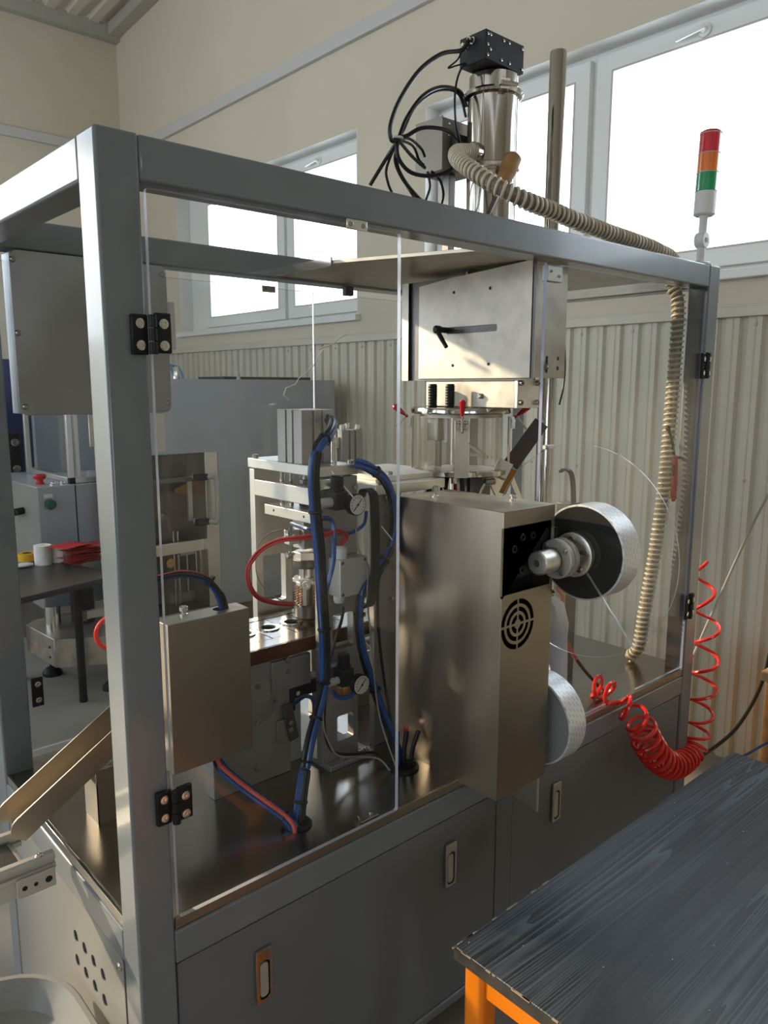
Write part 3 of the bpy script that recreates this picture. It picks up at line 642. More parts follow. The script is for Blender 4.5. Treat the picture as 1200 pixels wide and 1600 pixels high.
# regulators with gauges
def regulator(name, label, c, knob, bowl=False):
    x, y, z = c; r = T(name, label, 'pressure regulator', (x, y, z))
    build(M().lathe((x, y + .022, z), nY, [(.027, 0), (.0275, .014), (.027, .017), (.0245, .017)], 32), 'gauge_case', BLACK, r)
    f = build(M().lathe((x, y + .0055, z), nY, [(.0245, 0), (.0245, .0015), (1e-5, .0015)], 32), 'gauge_face', DIAL, r)
    q = M()
    for k in range(13):
        a = math.radians(-135 + k*22.5); q.obox((x + .019*math.sin(a), y + .0037, z + .019*math.cos(a)), (.0014, .0004, .005), ((math.cos(a), 0, -math.sin(a)), (0, 1, 0), (math.sin(a), 0, math.cos(a))))
    build(q, 'tick_marks', BLACK, f)
    q = M(); a = .75; q.obox((x, y + .0032, z), (.0022, .0005, .036), ((math.cos(a), 0, -math.sin(a)), (0, 1, 0), (math.sin(a), 0, math.cos(a)))); q.cyl((x, y + .0035, z), (x, y + .002, z), .003, n=10); build(q, 'needle', BLACK, f)
    bx, bz = x + knob[0], z + knob[1]
    B('body', BLACKM, r, bx - .020, bx + .020, y + .022, y + .062, bz - .042, bz + .004, .004)
    build(M().lathe((bx, y + .042, bz + .0045), Z_, [(.019, 0), (.019, .006), (.016, .008)] + [(.0165, .009), (.0165, .036), (.013, .038)], 24), 'adjusting_knob', BLACK, r, .0008)
    return r, bx, bz
gz = (0.693, 0.190, 1.493)
rg, bx, bz = regulator('air_regulator', 'black air regulator with round gauge high on the press column', (gz[0], .19, gz[2]), (-.035, .030))
B('bracket', CHROME, rg, bx - .045, bx + .022, .2525, .2845, bz + .0045, bz + .008); B('bracket_tab', CHROME, rg, bx - .045, bx + .022, .2805, .2845, bz + .008, bz + .028)
build(M().cyl((bx - .020, .232, bz - .022), (bx - .056, .232, bz - .022), .012, n=14).sphere((bx - .060, .232, bz - .022), .0135, 8).cyl((bx - .060, .232, bz - .022), (bx - .060, .232, bz - .058), .011, n=14), 'elbow_fitting', BOXP, rg)
ELB = (bx - .060, .232, bz - .060)
gz2 = (0.713, 0.200, 1.016)
rg2, bx2, bz2 = regulator('air_regulator', 'lower black air regulator with round gauge at the foot of the press column', (gz2[0], .20, gz2[2]), (-.030, .040))
B('bracket', BOXP, rg2, bx2 - .035, bx2 + .022, .2625, .2845, bz2 + .0045, bz2 + .007)
build(M().lathe((bx2, .242, bz2 - .042), nZ, [(.017, 0), (.019, .006), (.018, .03), (.010, .038)], 20), 'filter_bowl', AMBER, rg2); build(M().cyl((bx2 - .020, .242, bz2 - .025), (bx2 - .048, .242, bz2 - .025), .010, n=14).sphere((bx2 - .05, .242, bz2 - .025), .011, 8), 'elbow_fitting', BOXP, rg2)

# black pull strap / handle in front of the second station
hs = tag(build(M().strip([(0.761, 0.260, 1.502), (0.733, 0.220, 1.522), (0.735, 0.200, 1.525), (0.750, 0.200, 1.508), (0.755, 0.200, 1.435), (0.755, 0.200, 1.335), (0.748, 0.200, 1.260), (0.744, 0.210, 1.224), (0.758, 0.250, 1.211)], .024, .008, (1, 0, 0), 6), 'pull_handle', BLACK, None, .001), 'long black flat pull handle between gauge and feeder box', 'handle')

# ---------------------------------------------------------------- hoses and wires, left half
bundle('hose_bundle', 'blue and black hoses tied in a tall bundle falling from the press cylinder', 'hose bundle',
  [(0.728, 0.350, 1.698), (0.690, 0.290, 1.686), (0.623, 0.220, 1.666), (0.577, 0.200, 1.639), (0.563, 0.200, 1.580), (0.567, 0.200, 1.488), (0.577, 0.200, 1.394), (0.583, 0.200, 1.281), (0.590, 0.200, 1.167), (0.581, 0.190, 1.073), (0.545, 0.170, 1.007), (0.504, 0.150, 0.944), (0.470, 0.130, 0.867), (0.449, 0.118, 0.799), (0.441, 0.114, 0.755)],
  [('blue_hose', BLUEHOSE, 2.4, .0085, .0062), ('blue_hose', BLUEHOSE, 3.7, .0085, .0062), ('black_hose', BLKHOSE, .3, .0085, .0062), ('black_hose', BLKHOSE, 5.2, .0085, .0062), ('blue_hose', BLUEHOSE, 1.3, .007, .005)],
  ties=(.17, .36, .56, .66, .74, .83, .91), base=(.444, .114, ZP), rt_=.0165)
gm = tag(build(M().lathe((.444, .118, ZP), Z_, [(.033, 0), (.033, .004), (.028, .008), (.018, .008)], 28), 'cable_grommet', BLACK), 'black round grommet in the worktop taking the tied hoses', 'grommet')
bundle('hose_bundle', 'blue black and red hoses sloping from the valve cover to the round grommet', 'hose bundle',
  [(0.333, 0.290, 0.917), (0.341, 0.285, 0.886), (0.355, 0.260, 0.864), (0.378, 0.220, 0.837), (0.399, 0.170, 0.815), (0.419, 0.135, 0.793), (0.426, 0.112, 0.778), (0.426, 0.105, 0.762)],
  [('blue_hose', BLUEHOSE, 0, .010, .0055), ('black_hose', BLKHOSE, 1.6, .009, .005), ('red_hose', SALMON, (-.4, -.5, .75), .0125, .0055), ('blue_hose', BLUEHOSE, 4.4, .008, .005)], ties=(.72,), base=(.43, .10, ZP), rt_=.016)
bundle('hose_arc', 'short arc of blue and black hose curving out of the valve cover top', 'hose bundle',
  [(-.0 + .17, .40, 1.335), (0.257, 0.360, 1.353), (0.293, 0.330, 1.360), (0.333, 0.310, 1.345), (0.360, 0.300, 1.309), (0.372, 0.298, 1.269), (0.372, 0.298, 1.230)],
  [('black_hose', BLKHOSE, 0, .0075, .006), ('blue_hose', BLUEHOSE, 2.2, .0075, .006), ('red_hose', SALMON, 3.4, .006, .004)], ties=(.55,), base=(.35, .298, 1.2), rt_=.015)
bundle('hose_bundle', 'dark blue and black hoses tied along the left edge of the feeder box', 'hose bundle',
  [(0.758, 0.280, 1.585), (0.774, 0.250, 1.577), (0.821, 0.240, 1.544), (0.853, 0.240, 1.487), (0.869, 0.250, 1.414), (0.846, 0.250, 1.344), (0.790, 0.240, 1.296), (0.739, 0.230, 1.255), (0.728, 0.230, 1.197), (0.740, 0.235, 1.106), (0.772, 0.235, 1.010), (0.800, 0.220, 0.916), (0.820, 0.190, 0.828), (0.826, 0.160, 0.754)],
  [('blue_hose', BLUEHOSE, .5, .0085, .0060), ('black_hose', BLKHOSE, 1.8, .0085, .0060), ('black_hose', BLKHOSE, 3.0, .009, .0055), ('blue_hose', BLUEHOSE, 4.4, .0085, .0055)], ties=(.12, .42, .62, .80), base=(.80, .15, ZP), rt_=.016)
cgb = T('cable_grommet', 'black rubber grommet and hose ends at the foot of the feeder box', 'grommet', (.80, .14, ZP))
build(M().lathe((.815, .150, ZP), Z_, [(.040, 0), (.040, .004), (.034, .009), (.02, .009)], 28), 'ring', BLACK, cgb)
for k, (dx, dy) in enumerate(((.0, .0), (.012, .015), (-.012, .012), (.016, -.012))):
    tube('hose_end', (BLKHOSE, REDWIRE, BLUEHOSE, BLKHOSE)[k], cgb, [(.815+dx, .150+dy, ZP - .01 + .012), (.815+dx*1.2, .150+dy, ZP + .05), (.815+dx*1.6 + .01, .150+dy*1.5, ZP + .10)], .006)
# red wire loop
bundle('red_wire_loop', 'red wires looping from the junction box gland to the press head', 'wire',
  [(jx, .262, ja[2] + .033), (0.705, 0.255, 1.403), (0.662, 0.235, 1.425), (0.614, 0.225, 1.424), (0.566, 0.260, 1.417), (0.534, 0.310, 1.406), (0.507, 0.350, 1.379), (0.485, 0.370, 1.337), (0.489, 0.375, 1.292), (0.517, 0.380, 1.251), (0.574, 0.390, 1.223), (0.641, 0.405, 1.203)],
  [('red_wire', REDWIRE, 0, .0036, .0034), ('red_wire', REDWIRE, 2.1, .0036, .0034), ('red_wire', REDWIRE, 4.2, .0036, .0034)], base=(.69, .41, 1.16))
tag(tube('grey_wire', GREYWIRE, None, [(0.639, 0.420, 1.408), (0.573, 0.400, 1.409), (0.525, 0.380, 1.392), (0.513, 0.380, 1.357), (0.515, 0.380, 1.307), (0.548, 0.385, 1.258), (0.601, 0.400, 1.223), (0.637, 0.405, 1.211)], .0016, 6), 'thin grey sensor wire looping beside the red wires', 'wire')
tag(tube('blue_hose', BLUEHOSE, None, [ELB, (0.638, 0.232, 1.457), (0.640, 0.225, 1.413), (0.637, 0.222, 1.357), (0.620, 0.222, 1.303), (0.598, 0.215, 1.259), (0.597, 0.222, 1.184), (0.590, 0.215, 1.096)], .0060), 'single blue hose dropping from the upper regulator elbow', 'hose')
tag(tube('blue_hose', BLUEHOSE, None, [(0.755, 0.235, 1.464), (0.761, 0.250, 1.431), (0.745, 0.265, 1.412), (0.713, 0.268, 1.407), (0.667, 0.262, 1.420), (0.594, 0.245, 1.435), (0.595, 0.300, 1.434), (0.636, 0.400, 1.425)], .0048), 'blue hose curling from behind the upper gauge to the press', 'hose')
tag(tube('blue_hose', BLUEHOSE, None, [(0.647, 0.242, 1.004), (0.646, 0.225, 0.997), (0.663, 0.215, 0.990), (0.686, 0.212, 0.994), (0.705, 0.222, 1.005), (0.718, 0.235, 1.009)], .0060), 'short blue hose bent under the lower gauge', 'hose')
tag(tube('black_cable', BLKHOSE, None, [(0.698, 0.262, 1.217), (0.688, 0.255, 1.186), (0.659, 0.245, 1.140), (0.630, 0.235, 1.081), (0.611, 0.225, 1.012), (0.604, 0.225, 0.937), (0.615, 0.225, 0.881), (0.640, 0.225, 0.845), (0.696, 0.225, 0.821), (0.774, 0.225, 0.800), (0.801, 0.190, 0.778), (0.821, 0.160, 0.753)], .0042), 'black cable hanging from the junction box and trailing along the base plate', 'cable')
tag(tube('grey_cable', GREYWIRE, None, [(0.635, 0.232, 1.080), (0.602, 0.218, 1.034), (0.594, 0.215, 0.943), (0.612, 0.215, 0.886), (0.640, 0.215, 0.841), (0.709, 0.215, 0.813), (0.760, 0.190, 0.800), (0.779, 0.160, 0.765), (0.793, 0.150, 0.749)], .0026), 'thin grey cable running beside the black cable on the base plate', 'cable')
tag(tube('black_cable', BLKHOSE, None, [(0.862, 0.270, 1.310), (0.825, 0.265, 1.268), (0.818, 0.262, 1.190), (0.823, 0.260, 1.099), (0.831, 0.250, 0.990), (0.828, 0.220, 0.889), (0.825, 0.180, 0.792), (0.821, 0.155, 0.755)], .0045), 'black cable hanging close to the left edge of the feeder box', 'cable')
tag(tube('clear_tube', GREYWIRE, None, [(0.733, 0.250, 1.421), (0.733, 0.245, 1.381), (0.745, 0.240, 1.346), (0.763, 0.235, 1.314), (0.741, 0.215, 1.249), (0.754, 0.215, 1.126), (0.770, 0.215, 0.980), (0.777, 0.200, 0.892), (0.792, 0.165, 0.791), (0.802, 0.150, 0.749)], .0022), 'thin pale tube hanging beside the black pull handle', 'tube')
tag(tube('blue_hose', BLUEHOSE, None, [(0.582, 0.325, 0.962), (0.590, 0.290, 0.992), (0.587, 0.250, 0.999), (0.561, 0.205, 0.987), (0.535, 0.180, 0.965)], .0055), 'blue hose looping from the gearbox actuator into the tall bundle', 'hose')

# chute and its bracket
ch = T('discharge_chute', 'bent stainless steel discharge chute sloping out of the machine end', 'chute', (.13, .46, ZP))
A_, Bq = V((-0.063, 0.450, 0.807)), V((.62, .45, 1.335)); A_ = V((-0.079, 0.455, 0.802)); top_ = V((0.174, 0.455, 0.960)); dr = (top_ - A_).normalized(); Bq = A_ + dr*.33
nn = dr.cross(Y_).normalized() * -1
if nn.z < 0: nn = -nn
def arc_end(hh): return [(.0, 0)]
wv = .045
q = M(); q.plate(rect(.012, (Bq - A_).length, -wv, wv), [], A_, dr, Y_, .0025); 
build(q, 'floor_sheet', CHUTE, ch)
hl = .055
for s in (-1, 1):
    prof = [(.012, 0), ((Bq - A_).length, 0), ((Bq - A_).length, hl)] + [(.03 - .03*math.sin(math.radians(a)), hl - .03 + .03*math.cos(math.radians(a))) for a in range(0, 91, 15)]
    build(M().plate(prof, [], A_ + Y_*(s*wv), dr, nn, .0022), 'side_wall', CHUTE, ch)
bp = build(M().box(.095, .0975, .422, .50, ZP, .873).box(.095, .155, .422, .4245, ZP, .905).box(.0976, .155, .4246, .50, ZP, ZP + .003), 'bracket', CHUTE, ch)
bolt(ch, (.115, .45, ZP + .003), Z_, .006, .005, 'socket')

for a, b, nm in (((0.666, 0.262, 1.572), (0.671, 0.185, 1.515), 'thin white cable tie tail slanting past the upper gauge'), ((0.812, 0.240, 1.419), (0.833, 0.220, 1.382), 'thin white cable tie tail on the dark hoses by the feeder box')):
    tag(build(M().strip([a, b], .0045, .0012, (0, 0, 1), 1), 'cable_tie_tail', WHITEP), nm, 'cable tie')
# ================================================================ feeder box and reels
fx0, fx1, fy0, fy1, fz0, fz1 = .873, 1.072, -.12, .245, .768, 1.494
fd = T('feeder_box', 'tall plain stainless steel feeder box standing out of the machine front', 'feeder box', (.97, .06, fz0))
t = .0016
B('side_sheet', STEEL, fd, fx0, fx0 + t, fy0, fy1, fz0, fz1 - t, .0008)
B('top_sheet', STEELH, fd, fx0, fx1, fy0, fy1, fz1 - t + .0001, fz1, .0008)
B('side_sheet', STEEL, fd, fx1 - t, fx1, fy0 + t, fy1, fz0, fz1 - t, .0008); B('bottom_sheet', STEEL, fd, fx0 + t, fx1 - t, fy0 + t, fy1, fz0, fz0 + t); B('back_sheet', STEEL, fd, fx0 + t, fx1 - t, fy1 - t, fy1, fz0 + t, fz1 - t)
gx, gz0 = 0.937, 1.211
hl = []
for r0, r1 in ((.012, .024), (.032, .043), (.051, .0635)):
    for k in range(4):
        g = .0028/r0 if r0 else 0; g1 = .0028/r1; a0 = k*math.pi/2; n = 7
        hl.append([(gx + r1*math.cos(a0 + g1 + (math.pi/2 - 2*g1)*i/n), gz0 + r1*math.sin(a0 + g1 + (math.pi/2 - 2*g1)*i/n)) for i in range(n+1)] +
                  [(gx + r0*math.cos(a0 + g + (math.pi/2 - 2*g)*(n-i)/n), gz0 + r0*math.sin(a0 + g + (math.pi/2 - 2*g)*(n-i)/n)) for i in range(n+1)])
o0, o1 = (0.866, -0.120, 1.461), (0.871, -0.120, 1.291)
op = [(o0[0] + .002, o1[2]), (fx1 - .012, o1[2]), (fx1 - .012, o0[2] - .006), (o0[0] + .002, o0[2] - .006)]
gq = M(); zs = o1[2] - .008
gq.plate(rect(fx0 + t, fx1, zs, fz1 - t), [op], (0, fy0 + t, 0), X_, Z_, t)
gq.plate(rect(fx0 + t, fx1, fz0, gz0 - .07), [], (0, fy0 + t, 0), X_, Z_, t)
for k, r in enumerate((rect(gx, fx1, gz0, zs), rect(fx0 + t, gx, gz0, zs), rect(fx0 + t, gx, gz0 - .07, gz0), rect(gx, fx1, gz0 - .07, gz0))):
    gq.plate(r, [hl[k], hl[4+k], hl[8+k]], (0, fy0 + t, 0), X_, Z_, t)
fs = build(gq, 'front_sheet', CHUTE, fd, smooth=False); lab(fs, 'narrow front sheet with a square opening and a round fan grille')  # same steel as the side sheets, shade of this face painted in
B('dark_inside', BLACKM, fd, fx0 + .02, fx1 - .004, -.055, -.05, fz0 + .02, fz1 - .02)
build(M().lathe((.905, -.05, 1.40), nY, [(.030, 0), (.030, .040), (.024, .046)], 24), 'motor', BLACKM, fd)
arm = build(M().plate([(0, -.075), (.105, -.075), (.125, -.055), (.175, -.03), (.175, .03), (.10, .035), (0, .045)], [], (.925, -.100, 1.40), X_, Z_, .012), 'arm_plate', BLACKM, fd, .002); lab(arm, 'black bearing plate reaching through the opening')
for x, z in ((.945, 1.425), (.985, 1.425), (.945, 1.345), (.915, 1.40)): bolt(fd, (x, -.112, z), nY, .010, .010, 'socket', BLACK)
build(M().lathe((fx0 + .06, .16, fz1), Z_, [(.010, 0), (.010, .004), (.005, .005), (.005, .014), (.011, .016), (.011, .028), (.008, .030)], 16), 'knob', CHROME, fd)
build(M().lathe((1.03, -.02, fz1), Z_, [(.009, 0), (.009, .004), (.005, .005), (.005, .010), (.009, .012), (.009, .018)], 14), 'knob', CHROME, fd)
for z in (.86, 1.258): build(M().lathe((fx1, -.105, z), X_, [(.009, 0), (.009, .004), (.006, .004), (.006, .012), (.009, .013), (.009, .022)], 14), 'thumb_screw', CHROME, fd)
mp_ = build(M().plate([(-.088, .640), (-.003, .655), (-.003, 1.44), (-.088, 1.44)], [], (fx1 + .012, 0, 0), Y_, Z_, .010), 'mounting_plate', ALU, fd, .001)
B('plate_spacer', ALUW, fd, fx1 + .0002, fx1 + .0118, -.06, -.01, .80, .86); B('plate_spacer', ALUW, fd, fx1 + .0002, fx1 + .0118, -.06, -.01, 1.30, 1.40)
B('box_foot', DARKST, fd, .92, 1.03, .08, .20, ZP - .0002, fz0) if False else None

def rot_uv(me, c, rad, x0):
    uvl = me.uv_layers.new(name='UVMap')
    for lp in me.loops:
        v = me.vertices[lp.vertex_index].co; uvl.data[lp.index].uv = (math.atan2(v.y - c[1], v.z - c[2])*rad, v.x)
def foil_roll(name, label, cx, cy, cz, R, Rh, wid, rings=False):
    r = T(name, label, 'foil roll', (cx, cy, cz)); o = WO[r.name]
    b = build(M().lathe((cx, cy, cz), X_, [(R - .004, 0), (R, .001), (R, wid - .001), (R - .004, wid)], 72), 'printed_band', FOIL, r); rot_uv(b.data, (0, 0, 0), R, 0)
    prof = [(Rh, -.0006)]
    n = 9 if rings else 2
    for i in range(n):
        a = Rh + (R - .004 - Rh)*i/n; c_ = Rh + (R - .004 - Rh)*(i+1)/n; prof += [(a + .0005, -.0006), (c_ - .0012, -.0006), (c_ - .0008, -.0001 if rings else -.0006)]
    build(M().lathe((cx, cy, cz), X_, prof, 72), 'wound_side', FILMSIDE, r)
    Cy('core', DARKST, r, (cx - .0012, cy, cz), (cx + wid + .001, cy, cz), Rh + .002, n=40)
    return r
RX, RY, RZ = 1.152, -.148, 1.362
foil_roll('foil_roll', 'large upper roll of silver printed foil behind the clear disc', RX, RY, RZ, .124, .056, .078)
rl = T('reel_shaft', 'machined steel reel hub with cap collar and bolted flange in front of the upper roll', 'reel hub', (1.06, RY, RZ))
build(M().lathe((.968, RY, RZ), X_, [(.026, 0), (.0295, .003), (.0295, .062), (.027, .064), (.027, .070)], 36), 'cap', ALU, rl)
build(M().lathe((.9665, RY, RZ), X_, [(1e-5, .001), (.006, .0008), (.006, 0), (.009, 0), (.009, .0014)], 20), 'cap_screw', BOLT, rl)
build(M().lathe((1.038, RY, RZ), X_, [(.046, 0), (.050, .003), (.050, .014), (.045, .016), (.045, .022), (.050, .024), (.050, .036), (.044, .039)], 40), 'collar', ALUW, rl)
build(M().cyl((1.077, RY, RZ), (1.120, RY, RZ), .033, n=32), 'sleeve', DARKST, rl)
build(M().lathe((1.112, RY, RZ), X_, [(.052, 0), (.057, .002), (.057, .013)], 40), 'flange', ALU, rl)
for k in range(5):
    a = k*2*math.pi/5 + .3; bolt(rl, (1.112, RY + .043*math.cos(a), RZ + .043*math.sin(a)), nX, .007, .006, 'socket')
for k in range(4):
    a = k*math.pi/2 + .9; bolt(rl, (1.038, RY + .040*math.cos(a), RZ + .040*math.sin(a)), nX, .006, .006, 'socket')
build(M().lathe((1.024, RY, RZ), X_, [(.031, 0), (.031, .005), (.029, .005)], 36, closed=False), 'cap_ring', DARKST, rl)
dc = T('guide_disc', 'large thin clear acrylic disc with a radial slit in front of the upper foil roll', 'disc', (1.132, -.155, 1.37))
cy_, cz_ = -.152, 1.370; DR = .272
a0 = math.atan2(1.146 - cz_, -.331 - cy_); n = 96
outer = [(cy_ + DR*math.cos(a0 + .006 + (2*math.pi - .012)*i/n), cz_ + DR*math.sin(a0 + .006 + (2*math.pi - .012)*i/n)) for i in range(n+1)]
inner = [(RY + .053*math.cos(a0 - .03 - (2*math.pi - .06)*i/40), RZ + .053*math.sin(a0 - .03 - (2*math.pi - .06)*i/40)) for i in range(41)]
build(M().plate(outer + inner, [], (1.1285, 0, 0), Y_, Z_, .004, 0, 1), 'disc', [DISCM, EDGE], dc, smooth=False)
foil_roll('foil_roll', 'lower roll of silver printed foil beside the foot of the feeder box', 1.098, -.052, .892, .124, .045, .072, True)
tag(build(M().cyl((1.0845, -.052, .892), (1.0968, -.052, .892), .03, n=24), 'roll_hub', DARKST), 'dark spindle hub carrying the lower foil roll', 'reel hub')
# white film beside the rolls
q = M(); col = [((1.368, 0.100, 1.159), .012), ((1.403, 0.100, 1.122), .022), ((1.427, 0.100, 1.056), .030), ((1.438, 0.110, 0.999), .024), ((1.439, 0.110, 0.936), .026), ((1.452, 0.110, 0.837), .028)]
rows = []
for (px, py, pz), hw in col + [((1.45, .11, ZP + .0005), .040)]:
    r = []
    for i in range(14):
        a = 2*math.pi*i/14; rr = hw*(1 + .14*math.sin(3*a + pz*30)); r.append(len(q.v)); q.v.append(Vector((px + rr*1.5*math.cos(a), py + rr*.8*math.sin(a), pz)))
    rows.append(r)
for a, b in zip(rows[:-1], rows[1:]):
    for i in range(14): q.face((a[i], a[(i+1) % 14], b[(i+1) % 14], b[i]))
q.face(rows[0]); q.face(rows[-1])
tag(build(q, 'plastic_bag', BAG), 'crumpled white translucent plastic bag standing on the worktop behind the foil rolls', 'bag')

# ================================================================ hopper unit
hp = T('hopper_housing', 'stainless housing with a slotted cover plate and black clamp lever under the top rail', 'hopper housing', (1.27, .3, 1.72))
sl = [(yy, zz) for yy, zz in rrect(0.191, 0.386, 1.937, 1.956, .006)]
b0 = (1.200, 0.504, 2.129); b1 = (1.200, 0.543, 1.810)
cov = build(M().plate([(.072, 1.806), (.505, 1.806), (.505, 2.085), (.38, 2.098), (.072, 2.117)], [sl], (1.2015, 0, 0), Y_, Z_, -.0018 if False else .0018), 'cover_plate', STEELH, hp, .0006); lab(cov, 'scratched steel cover plate with a long black slot')
build(M().box(1.205, 1.212, .060, .57, 1.800, 2.10), 'back_plate', DARKST, hp)
build(M().box(1.195, 1.212, .571, .574, 1.800, 2.10).box(1.195, 1.1965, .545, .571, 1.800, 2.10), 'side_flange', STEELH, hp)
B('body', STEELH, hp, 1.2125, 1.34, .075, .56, 1.808, 2.10, .001); B('front_cheek', STEELH, hp, 1.203, 1.342, .058, .0598, 1.806, 2.112, .0006)
for p in ((1.201, 0.358, 2.056), (1.201, 0.219, 2.056), (1.201, 0.359, 1.845), (1.201, 0.219, 1.846)):
    bolt(hp, (1.2005, p[1], p[2]), nX, .0045, .0008, 'pan', BLACK, 'screw_hole')
for x, z in ((1.305, 1.855), (1.305, 1.828)): B('slot_hole', BLACK, hp, x, x + .008, .0572, .0579, z, z + .010)
build(M().plate(rrect(1.252, 1.262, 1.82, 1.866, .004), [], (0, .0579, 0), X_, Z_, .0008), 'slot_hole', BLACK, hp); bolt(hp, (1.257, .0572, 1.838), nY, .007, .007, 'hex')
lv = (1.160, 0.366, 1.946)
l0 = V((1.2, 0.379, 1.948))
build(M().cyl(l0, l0 + V((-.042, 0, 0)), .0085, n=16).lathe(l0 + V((-.034, 0, 0)), nX, [(.011, 0), (.012, .006), (.012, .018), (.007, .022)], 16).tube([l0 + V((-.046, 0, -.002)), l0 + V((-.052, -.025, -.028)), l0 + V((-.056, -.048, -.052))], [.007]*8 + [.0062]*5, 10, 6), 'clamp_lever', BLACK, hp)
blk = B('base_block', STEELH, hp, 1.21, 1.34, .128, .478, 1.7225, 1.7995, .0015)
B('end_plate', ALU, hp, 1.208, 1.305, .116, .1275, 1.7225, 1.803, .0015)
for x in (1.218, 1.293):
    for z in (1.738, 1.792): bolt(hp, (x, .116, z), nY, .0075, .009, 'socket')
bolt(hp, (1.21, 0.251, 1.755), nX, .007, .010, 'hex')
for p in ((1.170, 0.410, 1.732), (1.170, 0.338, 1.734)):
    build(M().lathe((1.17, p[1], 1.722), Z_, [(.013, 0)] + [(.013 + .0012*(i % 2), .004*i) for i in range(1, 17)] + [(.012, .068)], 20), 'threaded_post', BLACKM, hp)
vs = T('dosing_vessel', 'clear round dosing vessel with red toggle clamps under the hopper housing', 'vessel', (1.235, .36, 1.53))
vc = (1.235, .352)
build(M().lathe((*vc, 1.536), Z_, [(.124, 0), (.128, 0), (.128, .155), (.124, .155)], 64, closed=True), 'clear_wall', VESS, vs)
build(M().lathe((*vc, 1.519), Z_, [(.138, 0), (.143, .003), (.143, .016), (.122, .017), (.02, .014), (.02, 0)], 64, closed=True), 'bottom_ring', POLISH, vs)
build(M().lathe((*vc, 1.703), Z_, [(.10, 0), (.150, 0), (.152, .003), (.152, .015), (.150, .0185), (.10, .0185)], 64, closed=True), 'top_ring', POLISH, vs)
build(M().lathe((*vc, 1.6915), Z_, [(.105, 0), (.126, 0), (.126, .011), (.105, .011)], 48, closed=True), 'seal_ring', STEELH, vs)
build(M().lathe((*vc, 1.533), Z_, [(1e-5, .002), (.121, .0025)], 40), 'floor_plate', STEELH, vs)
Cy('outlet', CHROME, vs, (vc[0] - .09, vc[1] - .06, 1.50), (vc[0] - .09, vc[1] - .06, 1.5185), .010)
# stirrer
build(M().cyl((*vc, 1.54), (*vc, 1.700), .009, n=14).box(vc[0] - .005, vc[0] + .005, vc[1] - .10, vc[1] + .02, 1.575, 1.583).obox((vc[0], vc[1] - .055, 1.60), (.006, .12, .010), (X_, V((0, .9, .42)).normalized(), V((0, -.42, .9)).normalized())), 'stirrer', STEELH, vs)
B('inner_duct', STEELH, vs, vc[0] - .07, vc[0] - .03, vc[1] + .03, vc[1] + .075, 1.62, 1.700); B('inner_duct', STEELH, vs, vc[0] - .055, vc[0] - .045, vc[1] + .035, vc[1] + .055, 1.54, 1.6195)
vdir = V((-.72, -.69, 0)).normalized()
for k, a in enumerate((math.atan2(-.69, -.72), math.atan2(-.69, -.72) + math.pi/2*1.04, math.atan2(-.69, -.72) - math.pi/2*1.04, math.atan2(-.69, -.72) + math.pi)):
    d = V((math.cos(a), math.sin(a), 0)); s = V((-d.y, d.x, 0)); c = V((*vc, 0))
    wst = .040 if k == 0 else .026
    pl = build(M().obox(c + d*.1475 + Z_*1.607, (.005, wst, .172), (d, s, Z_)), 'clamp_strap', STEELH, vs, .0006)
    build(M().obox(c + d*.155 + Z_*1.690, (.010, .034, .006), (d, s, Z_)).obox(c + d*.158 + Z_*1.672 + s*.012, (.010, .003, .030), (d, s, Z_)).obox(c + d*.158 + Z_*1.672 - s*.012, (.010, .003, .030), (d, s, Z_)).cyl(c + d*.160 + Z_*1.665 - s*.016, c + d*.160 + Z_*1.665 + s*.016, .004, n=10).cyl(c + d*.160 + Z_*1.680 - s*.018, c + d*.160 + Z_*1.680 + s*.018, .004, n=10), 'toggle_link', CHROME, pl)
    tilt = .25 if k == 0 else .9
    hd = (Z_*math.cos(tilt) + d*math.sin(tilt)).normalized()
    hb = c + d*.163 + Z_*1.690
    build(M().tube([hb, hb + hd*.022], .004, 8, 1, smooth=False).tube([hb + hd*.016, hb + hd*.035, hb + hd*.052, hb + hd*.058], [.0055, .0085, .0095, .004], 10, 1, smooth=False), 'red_lever', REDB, pl)
    build(M().tube([c + d*.165 + Z_*1.70, c + d*.20 + Z_*1.655], .0035, 8, 1, smooth=False), 'hook_rod', CHROME, pl)
# wires below the vessel
wv_ = T('wire_cluster', 'cluster of black and red wires hanging under the clear vessel', 'wires', (1.25, .36, 1.2))
for i in range(12):
    px, py = vc[0] - .06 + random.uniform(-.03, .07), vc[1] + random.uniform(-.09, .09)
    tube('wire', [BLKHOSE, BLKHOSE, BLKHOSE, REDWIRE, BLUEHOSE][i % 5], wv_, [(px, py, 1.5175), (px + random.uniform(-.02, .02), py + random.uniform(-.02, .02), 1.40), (px, py + random.uniform(-.03, .03), 1.25), (px*.5 + .62, py*.5 + .18, 1.137)], .0055, 7)
tag(B('dosing_stand', DARKST, None, 1.28, 1.32, .30, .42, 1.1345, 1.5185, .002), 'dark post carrying the clear vessel from the track', 'post')

